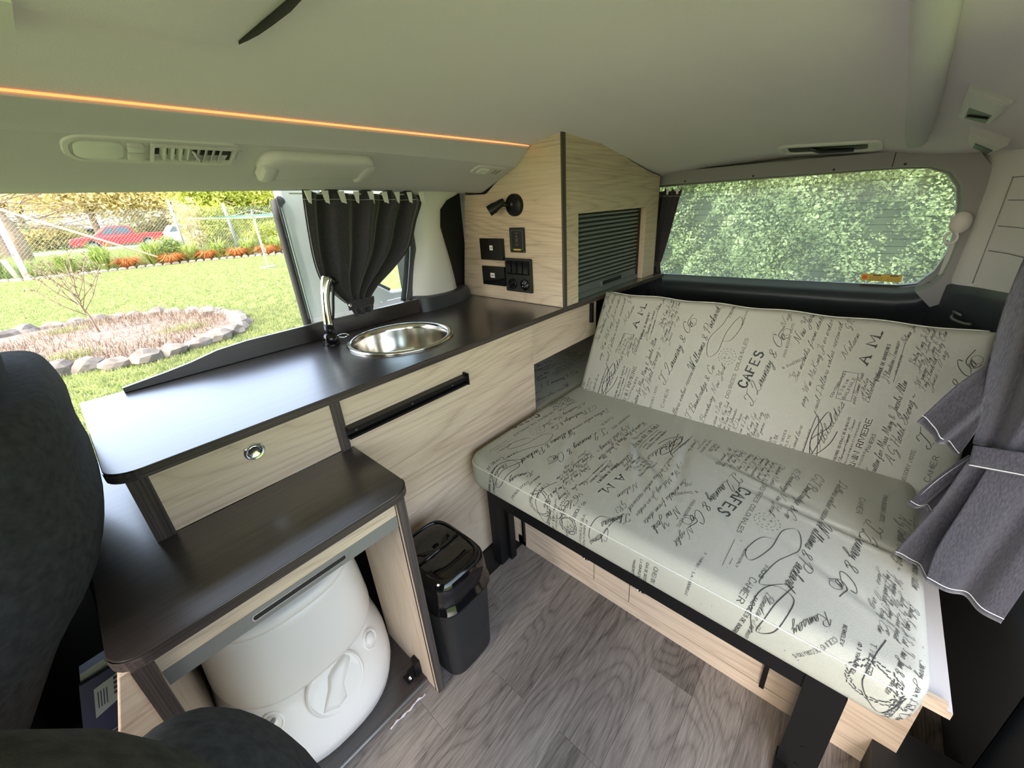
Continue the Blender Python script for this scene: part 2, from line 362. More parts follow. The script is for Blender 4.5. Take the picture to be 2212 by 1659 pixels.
def leaves(name, pts, size, m, parent=None, seed=1, drop=.0, elong=1.8, **k):
    """pts Nx3 array; one folded leaf (2 tris) each"""
    rng = np.random.default_rng(seed); n = len(pts)
    a = rng.normal(size=(n, 3)); a /= np.linalg.norm(a, axis=1, keepdims=True)
    b = rng.normal(size=(n, 3)); b -= a * (a * b).sum(1, keepdims=True); b /= np.linalg.norm(b, axis=1, keepdims=True)
    s = size * rng.uniform(.6, 1.4, (n, 1)); nn = np.cross(a, b)
    V = np.empty((n, 4, 3)); V[:, 0] = pts - a * s * elong / 2; V[:, 1] = pts + b * s / 2 + nn * s * .12; V[:, 2] = pts + a * s * elong / 2; V[:, 3] = pts - b * s / 2 + nn * s * .12
    F = np.arange(n * 4).reshape(n, 4); F2 = np.concatenate([F[:, [0, 1, 2]], F[:, [0, 2, 3]]])
    return obj(name, V.reshape(-1, 3), F2, m, parent, smooth=False, **k)

# ================================================================== SETTING : van shell
def interp(x, P):
    if x <= P[0][0]: return P[0][1]
    for (a, b), (c, d) in zip(P, P[1:]):
        if x <= c: return b + (d - b) * (x - a) / (c - a)
    return P[-1][1]
CY = [(-.40, 1.10), (-.36, 1.15), (-.30, 1.205), (-.22, 1.25), (-.10, 1.29), (.05, 1.315), (.3, 1.33), (.6, 1.322), (.791, 1.302), (.88, 1.287), (.93, 1.276), (1.0, 1.27)]
CX = [(-1, 0), (1.0, 0), (1.133, -.002), (1.365, -.02), (1.619, -.065), (1.80, -.095), (1.90, -.11), (2.0, -.118)]
def cz(x, y): return interp(y, CY) + interp(x, CX) * (1 if y > -.1 else max(.25, 1 + (y + .1) * 2.6))
def roof_mesh():
    xs = np.linspace(-1.0, 1.965, 60); ys = np.linspace(-.40, .93, 54); V = []; F = []
    def zz(x, y):
        z = cz(x, y)
        # a lowered moulding over the front left of the headliner
        a = min(1, max(0, (.248 - x) / .03)) * min(1, max(0, (.715 - y) / .035)); z -= .012 * a * a * (3 - 2 * a)
        return z
    for x in xs:
        for y in ys: V.append((x, y, zz(x, y)))
    n = len(ys)
    for i in range(len(xs) - 1):
        for j in range(n - 1): F.append((i * n + j, i * n + j + 1, (i + 1) * n + j + 1, (i + 1) * n + j))
    o = len(V)
    V += [(v[0], v[1], 1.43) for v in V]
    F += [tuple(q + o for q in f[::-1]) for f in F]
    return V, F
V, F = roof_mesh()
obj('ceiling', V, F, 'head', smooth=True, kind='structure')
box('trim_1', -1.05, 2.16, -.52, 1.375, 1.43, 1.47, 'bodyw', kind='structure')
# left header with crease and window lip
HP = [(.922, 1.292), (.925, 1.270), (.933, 1.264), (.972, 1.250), (.984, 1.238), (1.03, 1.222), (1.09, 1.196), (1.145, 1.173), (1.168, 1.167), (1.19, 1.168), (1.20, 1.174), (1.25, 1.176), (1.262, 1.170), (1.275, 1.170), (1.285, 1.186), (1.33, 1.20), (1.37, 1.25), (1.37, 1.44), (.922, 1.44)]
loops = []
for x in [-1.0, -.6, -.2, 0, .2, .4, .6, .75, .9, 1.0, 1.125]:
    d = -.018 * max(0, (x - .55) / .575) ** 1.3
    loops.append([(x, y, z + (d if z < 1.26 else 0)) for y, z in HP])
wl_ = loft('wall_left', loops, 'header', autos=.45, kind='structure')
obj('trim_2', *tube_geo([(x, .9235, 1.2765) for x in (-.98, .2, .7, 1.124)], .0020, 6), 'led', kind='structure')
bpy.data.objects['trim_2']['label'] = 'glowing amber LED strip along the ceiling edge above the kitchen side'
# rear portion of the left wall and lower part
box('wall_left', 1.165, 2.14, 1.30, 1.40, -.2, 1.44, 'header', kind='structure')
box('wall_left', .53, 1.14, 1.345, 1.39, -.45, .76, 'bodyw', kind='structure')
box('wall_left', .86, 1.165, 1.335, 1.39, .755, 1.25, 'blackm', kind='structure')  # black face stands in for the shadow between pillar and tall panel
box('wall_left', -1.0, -.36, 1.30, 1.38, -.4, .74, 'dtrim', kind='structure', bv=.01)
box('trim_3', -.42, -.36, 1.26, 1.38, .74, 1.22, 'header', kind='structure', bv=.01)
# quarter window: rubber, glass
q = thing('window_1', None, None, (.66, 1.31, .80)); q['kind'] = 'structure'
def wy(z): return 1.30
path = [(.885, 1.285, 1.19), (.884, 1.285, 1.05), (.876, 1.285, .98), (.862, 1.29, .91), (.842, 1.29, .84), (.825, 1.29, .79)]
for i, (dx, r) in enumerate(((0, .013), (-.022, .009))):
    tube('rubber_seal', [(a + dx, b + .012 * i, c) for a, b, c in catmull(path, 4)], r, 'rubberg', q)
box('pane', .47, .87, 1.322, 1.326, .80, 1.20, 'glass', q, bv=0)
box('sill', .47, .90, 1.27, 1.35, .70, .758, 'dtrim', q, bv=.004)
# D pillar trim
rows = [(.795, .825, 1.035), (.84, .835, 1.03), (.90, .852, 1.02), (.97, .868, 1.005), (1.04, .872, .99), (1.10, .872, 1.0), (1.13, .868, 1.035), (1.15, .866, 1.09), (1.175, .866, 1.11)]
loops = []
for z, a, b in rows:
    L_ = [(a, 1.33), (a, 1.285), (a + .012, 1.262)]
    for t in (.2, .4, .6, .8): L_.append((a + (b - a) * t, 1.25 - .020 * math.sin(PI * t)))
    L_ += [(b - .004, 1.258), (b, 1.275), (b, 1.33)]
    loops.append([(x, y, z) for x, y in L_])
p_ = loft('trim_4', loops, 'pillar', autos=.9, kind='structure'); p_['label'] = 'pale waisted plastic pillar between the curtained window and the tall panel'
# sliding door slid back outside
sd = thing('sliding_door', 'white sliding door slid back outside the side window', 'vehicle door', (.9, 1.5, .2))
prism('door_panel', [(.533, -.3), (1.65, -.3), (1.65, .76), (1.24, .77), (.86, .80), (.725, .893), (.678, .945), (.662, 1.28), (.533, 1.28)], 'y', 1.47, 1.52, 'bodyw', sd, bv=.008)
tube('rubber_seal', catmull([(.516, 1.475, -.3), (.516, 1.475, .5), (.516, 1.475, 1.10), (.523, 1.475, 1.14), (.540, 1.48, 1.155)], 4), .0145, 'rubber', sd)
tube('window_seal', catmull([(.672, 1.462, 1.2), (.680, 1.462, .96), (.715, 1.462, .905), (.85, 1.462, .81)], 5), .006, 'rubberg', sd)
# floor, steel shell
box('floor', -1.0, 2.1, -.40, 1.36, -.06, -.004, 'blackm', kind='structure', bv=0)
fl = bpy.data.objects['floor']

rnd = random.Random(3)
k = 0
for r in range(11):
    y0 = -.39 + .1 * r + .0; y1 = y0 + .1
    jo = {7: .393 - .9, 9: .232 - .9, 8: .78 - .9}.get(r, None)
    cuts = {4: -.55, 5: -.25, 6: .397, 7: .06, 8: .393, 9: .232, 10: .546}
    c0 = cuts.get(r, -.8 + (.37 * r) % .9)
    xs = [-1.0] + [c0 + .9 * i for i in range(-2, 4) if -1.0 < c0 + .9 * i < 2.05] + [2.08]
    for a, b in zip(xs, xs[1:]):
        if b - a < .02: continue
        yy0 = -.4 + .103 * r - .012 + .0; 
        o = box('plank', a + .0003, b - .0003, yy0 + .0003, yy0 + .103 - .0003, -.004, 0, 'plank', fl, bv=.0006)
        w = Vector(((a + b) / 2, yy0, 0)); o.data.transform(Matrix.Translation(-w)); o.location = w
# rear door (hatch) interior
rt = [(1.96, .93), (1.96, .70)]
def rear_shape():
    outer = [(1.30, 1.36), (1.30, .2), (-.45, .2), (-.45, 1.36)]
    return outer
RH = [(.853 + .12, 1.142), (.853 + .12, .722), (.5, .722), (.0, .735), (-.10, .738), (-.15, .752), (-.185, .80), (-.20, .86), (-.20, .93), (-.185, 1.02), (-.168, 1.08), (-.135, 1.122), (-.085, 1.143), (0, 1.148), (.5, 1.147)]
RH = RH[::-1]
prism('wall_rear', [(1.30, -.1), (1.30, 1.40), (-.45, 1.40), (-.45, -.1)], 'x', 2.03, 2.10, 'mtrim', hole=RH, bv=0, kind='structure')
# grey surround trim (proud of the hatch), light metal flange just inside
def off(P, d):
    c = (.33, .93); out = []
    for (a, b) in P:
        v = Vector((a - c[0], b - c[1])); 
        out.append((a + math.copysign(min(d, abs(v.x) * .5), v.x), b + math.copysign(min(d, abs(v.y)), v.y)))
    return out
def band(name, P, d_in, d_out, x0, x1, m, top_only=False, parent=None, **k):
    loops = []
    for p, qn in zip(off(P, d_in), off(P, d_out)):
        loops.append([(x0, *p), (x0, *qn), (x1, *qn), (x1, *p)])
    return loft(name, loops, m, parent, smooth=False, autos=.6, **k)
rw = thing('window_2', None, None, (2.0, .3, .72)); rw['kind'] = 'structure'
TOP = [q_ for q_ in [(1.0, 1.148), (.5, 1.15), (.0, 1.148), (-.085, 1.143), (-.135, 1.122), (-.168, 1.08), (-.185, 1.02), (-.20, .93), (-.20, .86), (-.195, .81), (-.175, .77), (-.14, .748)]]
band('window_surround', TOP, .004, .052, 1.93, 2.04, 'mtrim', parent=rw)
box('trim_joint', 1.9285, 1.9305, .010, .0125, 1.152, 1.195, 'blackm', rw, bv=0)
band('metal_flange', RH[::-1] if False else TOP, -.010, .006, 2.03, 2.045, 'pillar', parent=rw)
V = [(2.068, a, b) for a, b in RH]; n = len(V)
obj('pane', V, [tuple(range(n))], 'rglass', rw)
tubes('heater_wire', [([(2.066, .95, z), (2.066, -.185, z + .004)], .0005) for z in np.arange(.775, 1.12, .026)], 'dtrim', rw, n=4, kind='stuff')
for i, y in enumerate((.70, .43, .17, -.02)): disc('screw_cap', (1.929, y, 1.158), (-1, 0, 0), [(0, 0), (.004, 0), (.003, .002), (0, .002)], 'blackm', rw, n=10)
st = thing('warning_sticker', 'small yellow warning sticker at lower right of the rear window', 'sticker', (2.06, -.03, .76))
box('sticker_sheet', 2.0635, 2.0645, -.105, .015, .752, .778, 'yellow', st, bv=0)
disc('sticker_emblem', (2.063, .003, .765), (-1, 0, 0), [(0, 0), (.008, 0), (.008, .0004), (0, .0004)], 'orange', st, n=16)
boxes('sticker_print', [(2.0628, 2.0634, -.02 - i * .05 - .024, -.02 - i * .05, .7725, .776) for i in (0, 1)] + [(2.0628, 2.0634, -.05 - .0, -.012, .755 + j * .004, .7556 + j * .004) for j in range(4)] + [(2.0628, 2.0634, -.1, -.062, .755 + j * .004, .7556 + j * .004) for j in range(4)], 'ink', st, kind='stuff')
# padded dark sill below the rear window
prof = [(2.045, .735), (2.03, .728), (1.985, .722), (1.955, .712), (1.94, .690), (1.945, .665), (1.965, .64), (1.975, .60), (1.965, .40), (1.965, .0), (2.045, .0)]
loops = [[(x, y, z + dz) for x, z in prof] for y, dz in ((1.29, -.008), (.8, -.006), (.4, .0), (.05, .006), (-.10, .010), (-.155, .020), (-.185, .045), (-.21, .075))]
loft('trim_5', loops, 'dtrim', autos=1.0, kind='structure')
# right rear pillar and right wall
def wall_strip(name, P, zs, m, th=.03, rise=0, **k):
    """P = plan polyline [(x,y)], zs = list of (z, inset)"""
    loops = []
    pl = catmull([(a, b, 0) for a, b in P], 5)
    for z, ins in zs:
        loops.append([(p.x - ins * .3, p.y - ins, z + (rise * min(1, max(0, (2.0 - p.x) / .4)) if z > .6 else 0)) for p in pl])
    V = []; F = []; n = len(pl)
    for l in loops: V += l
    for i in range(len(loops) - 1):
        for j in range(n - 1): F.append((i * n + j, i * n + j + 1, (i + 1) * n + j + 1, (i + 1) * n + j))
    o = len(V); V += [(x + .012, y - th, z) for x, y, z in V]; F += [tuple(t + o for t in f[::-1]) for f in F]
    return obj(name, V, F, m, smooth=True, **k)
PR = [(2.00, -.192), (1.955, -.212), (1.90, -.232), (1.84, -.262), (1.76, -.295), (1.62, -.325), (1.4, -.34), (1.15, -.345)]
wall_strip('wall_right', PR, [(.70, .014), (.74, .012), (.80, .0), (.95, .004), (1.08, .004), (1.13, -.0), (1.17, -.01), (1.22, -.045)], 'pillar', kind='structure')
PD = [(2.00, -.175), (1.955, -.198), (1.90, -.222), (1.84, -.252), (1.76, -.288), (1.62, -.318), (1.4, -.333), (1.0, -.335), (.78, -.335)]
wall_strip('wall_right', PD, [(-.02, -.0), (.5, .0), (.74, .004), (.768, .006), (.776, .022)], 'dtrim', rise=.045, kind='structure')
box('wall_right', .80, 2.1, -.46, -.372, -.1, 1.44, 'mtrim', kind='structure', bv=0)
box('wall_right', .34, .80, -.44, -.352, -.1, .44, 'dtrim', kind='structure', bv=.02)  # low wall added to narrow the open side and dim the seat front
box('wall_right', -1.0, .80, -.44, -.345, -.42, .05, 'dtrim', kind='structure', bv=.01)
box('trim_6', .62, .80, -.46, -.345, -.1, .40, 'dtrim', kind='structure', bv=.02)
box('trim_7', -1.0, .8, -.44, -.36, 1.10, 1.44, 'header', kind='structure', bv=.02)
box('trim_8', -.95, -.85, -.44, -.30, .0, 1.44, 'header', kind='structure', bv=.02)
# front bulkhead-ish lower dashboard line behind the camera keeps the cab closed at floor level
box('wall_front', -1.05, -1.0, -.44, 1.38, -.1, .75, 'dtrim', kind='structure', bv=0)
# panel lines on the right pillar
bm_l = []
def cz_line(pts, name, m='mtrim', r=.0012):
    tube(name, pts, r, m, bpy.data.objects['wall_right'], n=5)
for z in (.90, .97, 1.04): cz_line([(x, y + .0005, z) for x, y in ((1.83, -.265), (1.76, -.294), (1.62, -.324), (1.4, -.338))], 'panel_line')
cz_line([(1.84, -.258, z) for z in (.80, 1.10)] , 'panel_line')
cz_line([(1.84, -.256, 1.10), (1.76, -.288, 1.10), (1.62, -.318, 1.10), (1.4, -.334, 1.10)], 'panel_line')
# long padded beam under the headliner
bl = []
for x, w0, w1, d in ((-.9, .03, -.0, .05), (.3, .03, -.005, .05), (.64, .03, -.012, .05), (1.24, .016, -.038, .05), (1.6, .004, -.052, .045), (1.75, -.004, -.052, .035), (1.84, -.016, -.048, .012)):
    zt = cz(x, 0) + .01; zb = zt - d
    bl.append([(x, w0, zt), (x, w0 - .002, zb + .012), (x, w0 - .010, zb), (x, w1 + .010, zb), (x, w1 + .001, zb + .012), (x, w1, zt)])
b_ = loft('trim_9', bl, 'header', autos=1.2, kind='structure'); b_['label'] = 'long grey moulded beam running down the right of the ceiling'
# closed sunshade slot in the headliner
sv = [(.245, .674, .0), (.249, .655, .35), (.254, .63, .7), (.259, .60, .9), (.262, .55, 1), (.258, .40, 1)]
loft('trim_10', [[(x, y, cz(x, y) - .0065 - .0055 * f), (x + .0005 + .0028 * f, y, cz(x, y) - .005), (x + .001, y, cz(x, y) + .001), (x - .0005 - .001 * f, y, cz(x, y) - .006)] for x, y, f in sv], 'blackm', autos=1, kind='structure')
box('trim_11', -.02, .054, .66, .750, 1.298, 1.315, 'pillar', kind='structure', bv=.006)

# ================================================================== LEFT HEADER FITTINGS
def on_header(x, y):
    P = HP[:9]; z = interp(y, P[2:]); return z - .018 * max(0, (x - .55) / .575) ** 1.3
HN = Vector((0, -.45, -1)).normalized()    # header face normal
HE = Vector((0, -1, .45)).normalized()     # up the slope (towards the cabin)
def hp(x, y, d=0): return Vector((x, y, on_header(x, y))) + HN * d
def hloop(x0, x1, y0, y1, r, d, n=5):
    return [tuple(hp(a, b, d)) for a, b in rrect(x0, x1, y0, y1, r, n)]
lp = thing('interior_lamp_and_vent', 'long grey ceiling lamp and air vent unit above the open side door', 'light', tuple(hp(.2, 1.06)))
X0, X1, Y0, Y1 = .070, .318, .986, 1.060
loft('bezel', [hloop(X0 - .004, X1 + .004, Y0 - .004, Y1 + .004, .03, -.004), hloop(X0, X1, Y0, Y1, .028, .003), hloop(X0 + .006, X1 - .006, Y0 + .006, Y1 - .006, .024, .004), hloop(X0 + .008, X1 - .008, Y0 + .008, Y1 - .008, .024, .001)], 'vent_grey', lp, autos=.5)
loft('lamp_lens', [hloop(.081, .141, 1.000, 1.048, .014, .000), hloop(.081, .141, 1.000, 1.048, .014, .004), hloop(.089, .134, 1.007, 1.040, .01, .006)], 'pillar', lp, autos=.5)
for a, b in ((1.000, 1.022), (1.025, 1.047)): loft('switch', [hloop(.146, .169, a, b, .004, 0), hloop(.146, .169, a, b, .004, .0065), hloop(.149, .166, a + .003, b - .003, .003, .008)], 'vent_grey', lp, autos=.5)
loft('vent_frame', [hloop(.176, .307, .994, 1.050, .004, .0), hloop(.176, .307, .994, 1.050, .004, .007), hloop(.181, .302, .999, 1.045, .003, .008), hloop(.182, .301, 1.0, 1.044, .003, .0005)], 'vent_grey', lp, autos=.5)
loft('vent_backing', [hloop(.182, .301, 1.001, 1.043, .003, .0008), hloop(.182, .301, 1.001, 1.043, .003, .0012)], 'blackm', lp)
for i in range(9):
    x = .190 + i * .0118; lean = .006 * (1 if i < 4 else -1)
    q4 = [hp(x, 1.002, .001), hp(x + lean, 1.002, .007), hp(x + lean + .002, 1.002, .007), hp(x + .002, 1.002, .001)]
    q5 = [hp(x, 1.042, .001), hp(x + lean, 1.042, .007), hp(x + lean + .002, 1.042, .007), hp(x + .002, 1.042, .001)]
    loft('vent_blade', [[tuple(p) for p in q4], [tuple(p) for p in q5]], 'vent_grey', lp, smooth=False)
tube('vent_slider', [tuple(hp(.236, 1.006, .0095)), tuple(hp(.250, 1.038, .0095))], .0025, 'vent_grey', lp)
gh = thing('grab_handle', 'grey folding grab handle above the curtained side window', 'handle', tuple(hp(.48, 1.09)))
loft('grip', [hloop(.352, .612, .998, 1.086, .036, -.004, 8), hloop(.352, .612, .996, 1.084, .036, .008, 8), hloop(.355, .609, .997, 1.080, .034, .017, 8), hloop(.362, .602, 1.003, 1.074, .030, .022, 8), hloop(.374, .590, 1.013, 1.066, .022, .024, 8)], 'vent_grey', gh)
loft('end_cap', [hloop(.354, .392, 1.022, 1.090, .012, .004), hloop(.354, .392, 1.022, 1.090, .012, .020), hloop(.360, .384, 1.030, 1.082, .010, .026)], 'vent_grey', gh, autos=.7)
loft('end_cap', [hloop(.574, .613, 1.012, 1.090, .018, .004), hloop(.574, .613, 1.012, 1.090, .018, .021), hloop(.582, .606, 1.022, 1.080, .011, .026)], 'vent_grey', gh, autos=.7)
sl2 = thing('small_courtesy_lamp', 'small grey courtesy lamp on the header beside the tall wooden panel', 'light', tuple(hp(1.08, 1.10)))
loft('lamp_body', [hloop(.958, 1.095, .996, 1.046, .014, -.003), hloop(.960, 1.093, .998, 1.044, .013, .004), hloop(.966, 1.088, 1.003, 1.039, .010, .005)], 'vent_grey', sl2, autos=.5)
loft('lens', [hloop(.978, 1.020, 1.008, 1.034, .006, .003), hloop(.978, 1.020, 1.008, 1.034, .006, .008)], 'label', sl2, autos=.5)
for a in (1.045, 1.062): loft('slot', [hloop(a, a + .010, 1.008, 1.034, .002, .0045), hloop(a, a + .010, 1.008, 1.034, .002, .0058)], 'mtrim', sl2, autos=.5)

# ================================================================== KITCHEN
ZC = .752; ZS = .613; TH = .018
kc = thing('kitchen_cabinet', 'light oak kitchen cabinet with black channel handle beneath the sink worktop', 'cabinet', (.45, 1.0, 0))
YK = .812
box('front_panel', .302, .960, YK - .004, YK + .012, 0, ZC - TH - .001, 'lwood', kc)
hd = loft('channel_handle', [[(x, y, z + dz) for y, z in ((.808, .640), (.790, .640), (.789, .646), (.800, .648), (.801, .660), (.788, .661), (.788, .667), (.808, .668))] for x, dz in ((.299, .0), (.648, .0))], 'black', kc, smooth=False)
for x in (.32, .47, .60): disc('handle_screw', (x, .8005, .654), (0, -1, 0), [(0, -.001), (.003, -.001), (.003, .0012), (0, .0014)], 'screw', kc, n=10)
box('handle_stop', .646, .650, .786, .808, .640, .674, 'black', kc)
box('recessed_panel', .960, 1.400, .826, .842, .578, ZC - TH, 'lwood', kc)
box('recess_handle', 1.347, 1.358, .812, .826, .640, .722, 'black', kc, bv=.002)
box('rear_side_panel', .97, 1.94, 1.16, 1.17, .0, ZC - TH, 'lwood', kc)
box('back_panel', -.02, .95, 1.225, 1.235, 0, ZC - TH, 'laminate', kc)
# fascia with the round latch, between the two dark uprights
box('upper_fascia', -.012, .281, YK - .002, YK + .012, ZS + .001, ZC - TH, 'lwood', kc)
for a, b in ((-.038, -.012), (.281, .3015)): box('upright', a, b, .803, 1.20, ZS, ZC - TH, 'dedge_z', kc)
lt = disc('latch', (.131, YK - .002, .697), (0, -1, 0), [(0, 0), (.0165, 0), (.0168, .003), (.0150, .0045), (.0128, .0042), (.0118, .001), (.0105, .0005)], 'chrome', kc, n=36)
disc('latch_button', (.131, YK - .002, .697), (0, -1, 0), [(0, -.001), (.0100, -.001), (.0104, .004), (.0095, .0052), (.004, .0035), (0, .003)], 'chrome', lt, n=30)

# worktop with sink cut-out
wt = thing('worktop', 'long dark wenge kitchen worktop with raised back edge', 'worktop', (.9, 1.0, ZC - TH))
SX, SY, SR = .602, 1.018, .146
pts = [(-.062, 1.246)] + [(-.056 + .042 - .042 * math.cos(t), .798 + .042 - .042 * math.sin(t)) for t in np.linspace(0, PI / 2, 8)] + [(1.14, .798), (1.936, .765), (1.955, 1.30), (.84, 1.32), (.82, 1.246)]
prism('slab', pts, 'z', ZC - TH, ZC, 'dwood', wt, bv=.0012, hole=[(SX + SR * math.cos(a), SY + SR * math.sin(a)) for a in np.linspace(0, 2 * PI, 48, endpoint=False)])
ep = pts[1:10] + [(1.936, .765)]
V = []; F = []
for i, (x, y) in enumerate(ep): V += [(x - .0012 if i < 6 else x, y - .0012, ZC - TH + .0005), (x - .0012 if i < 6 else x, y - .0012, ZC - .0012)]
for i in range(len(ep) - 1): F.append((2 * i, 2 * i + 2, 2 * i + 3, 2 * i + 1))
bm = bmesh.new(); vs = [bm.verts.new(v) for v in V]; [bm.faces.new([vs[i] for i in f]) for f in F]
from_bm('edge_band', bm, 'dedge', wt)
up = [(.010, ZC), (.82, ZC), (.82, ZC + .050), (.45, ZC + .052), (.27, ZC + .050), (.20, ZC + .044), (.14, ZC + .030), (.09, ZC + .022), (.010, ZC + .012)]
prism('upstand', up, 'y', 1.226, 1.238, 'dwood', wt)
tc_ = [(.825, 1.222), (.835, 1.213), (.88, 1.208), (.95, 1.21), (1.02, 1.225), (1.08, 1.25), (1.128, 1.29)]
loft('moulded_cover', [[(x, y + .06, ZC), (x, y - .004, ZC), (x, y, ZC + h), (x, y + .012, ZC + h + .004), (x, y + .06, ZC + h + .002)] for (x, y), h in zip(tc_, (.050, .052, .048, .046, .046, .05, .02))], 'dtrim', wt, autos=.7)
# sink
sk_ = thing('sink', 'round stainless steel bowl sink set into the dark worktop', 'sink', (SX, SY, ZC))
def ring(r, z, n=56): return [(SX + r * math.cos(2 * PI * i / n), SY + r * math.sin(2 * PI * i / n), z) for i in range(n)]
pr = [(.1530, ZC + .0006), (.1535, ZC + .003), (.150, ZC + .0065), (.143, ZC + .007), (.138, ZC + .0045), (.1335, ZC - .002), (.1320, ZC - .012), (.130, ZC - .040), (.125, ZC - .070), (.115, ZC - .095), (.098, ZC - .112), (.07, ZC - .120), (.03, ZC - .123), (.001, ZC - .124)]
loft('bowl', [ring(r, z) for r, z in pr], 'sinkm', sk_, cap0=False, cap1=False)
disc('drain', (SX, SY, ZC - .1235), (0, 0, 1), [(0, 0), (.026, 0), (.026, .002), (.02, .003), (.016, .001), (0, .001)], 'chrome', sk_, n=24)
# tap
tp = thing('tap', 'chrome upright folding tap with black ball base beside the sink', 'tap', (.447, 1.135, ZC))
disc('base', (.452, 1.150, ZC), (0, 0, 1), [(0, 0), (.024, 0), (.024, .004), (.020, .010), (.019, .022), (0, .024)], 'black', tp, n=28)
soft_box('ball_joint', (.446, 1.134, ZC + .022), (.0195, .0195, .0195), 'gloss', tp, p=2, nu=24, nv=14)
tube('collar', [(.448, 1.136, ZC + .030), (.452, 1.138, ZC + .062)], lambda t: .0145 - .002 * t, 'black', tp, n=20)
bp_ = catmull([(.452, 1.138, ZC + .060), (.456, 1.139, ZC + .10), (.463, 1.141, ZC + .14), (.474, 1.143, ZC + .172), (.483, 1.145, ZC + .186)], 6)
tube('body', bp_, lambda t: .0128 - .0030 * math.sin(min(1, t * 1.15) * PI) + .003 * t, 'chrome', tp, n=20)
tube('nozzle', [(.482, 1.143, ZC + .184), (.494, 1.139, ZC + .180), (.500, 1.137, ZC + .168)], .0108, 'black', tp, n=6)
tube('hose', catmull([(.495, 1.146, ZC + .165), (.487, 1.150, ZC + .13), (.480, 1.150, ZC + .10), (.470, 1.146, ZC + .07)], 5), .004, 'black', tp, n=8)
tube('bead_chain', catmull([(.468, 1.137, ZC + .022), (.482, 1.125, ZC + .028), (.496, 1.128, ZC + .020), (.49, 1.14, ZC + .012), (.474, 1.145, ZC + .016)], 6), .0022, 'chrome', tp, n=6)

# low worktop (step) and toilet cabinet
lw = thing('low_worktop', 'dark wenge step shelf with rounded corners above the toilet', 'shelf', (.1, .8, ZS - TH))
R4 = .038
pts = [(-.116, 1.235), (-.116, .580 + R4)] + [(-.116 + R4 - R4 * math.cos(t), .580 + R4 - R4 * math.sin(t)) for t in np.linspace(.1, PI / 2, 8)] + [(.308 - R4 + R4 * math.sin(t), .580 + R4 - R4 * math.cos(t)) for t in np.linspace(0, PI / 2, 8)] + [(.308, .800), (.308, .809), (-.012, .809), (-.012, 1.235)]
prism('slab', pts, 'z', ZS - TH, ZS, 'dwood', lw, bv=.0012)
ep = pts[1:-4]; V = []; F = []
for i, (x, y) in enumerate(ep):
    dx = -.0012 if x < .1 else .0012
    V += [(x + dx, y - .0012, ZS - TH + .0005), (x + dx, y - .0012, ZS - .001)]
for i in range(len(ep) - 1): F.append((2 * i, 2 * i + 2, 2 * i + 3, 2 * i + 1))
bm = bmesh.new(); vs = [bm.verts.new(v) for v in V]; [bm.faces.new([vs[i] for i in f]) for f in F]
from_bm('edge_band', bm, 'dedge', lw)
tc2 = thing('toilet_cabinet', 'open light oak cabinet with dark edging housing the portable toilet', 'cabinet', (.09, .9, 0))
box('side_panel', .272, .288, .584, .806, .002, ZS - TH, 'lwood_z', tc2)
box('panel_edge', .2715, .2885, .581, .5845, .002, ZS - TH, 'dedge_z', tc2, bv=.0006)
box('groove', .2708, .2722, .592, .5945, .002, ZS - TH, 'blackm', tc2, bv=0)
box('side_panel', -.101, -.085, .586, 1.20, .002, ZS - TH, 'lwood_z', tc2)
box('panel_edge', -.1015, -.082, .5815, .5865, .002, ZS - TH, 'dedge_z', tc2, bv=.0006)
box('lift_flap', -.081, .270, .590, .606, .562, ZS - TH - .001, 'lwood', tc2)
box('flap_edge', -.081, .270, .590, .608, .534, .5615, 'alu', tc2)
prism('slot_rim', rrect(.020, .166, .5440, .5555, .004, 4), 'y', .5875, .590, 'chrome', tc2, bv=0, hole=rrect(.0215, .1645, .5455, .554, .003, 4))
prism('slot', rrect(.0215, .1645, .5455, .554, .003, 4), 'y', .5885, .5895, 'blackm', tc2, bv=0)
box('back_board', -.085, .272, 1.20, 1.21, 0, ZS - TH, 'lwood', tc2)
prism('base_board', [(-.085, .640), (.272, .628), (.272, 1.2), (-.085, 1.2)], 'z', .0005, .012, 'dwood', tc2)
prism('front_wing', [(-.112, ZS - TH), (-.1015, ZS - TH), (-.1015, .002), (-.30, .002)], 'y', .588, .602, 'lwood', tc2)
hg = box('hinge', .243, .2715, .655, .668, .014, .034, 'black', tc2)
boxes('hinge_arm', [(.232, .246, .650, .674, .0125, .018), (.255, .2715, .648, .652, .012, .06), (.262, .2715, .652, .672, .036, .058)], 'black', tc2, bv=.001)
disc('hinge_screw', (.242, .655, .022), (-.6, -.5, .6), [(0, 0), (.004, 0), (.004, .002), (0, .003)], 'chrome', tc2, n=12)
tube('threshold_strip', [(-.05, .637, .006), (.271, .6275, .006)], .004, 'alu', tc2, n=6)
rs = random.Random(11)
pp = [(.155 + .0085 * i, .612 + rs.uniform(-.0035, .0035) - .0003 * i, .003) for i in range(12)]
tube('worn_sealant', pp, lambda t: .0022 + .0012 * math.sin(t * 40), 'vent_grey', tc2, n=6)

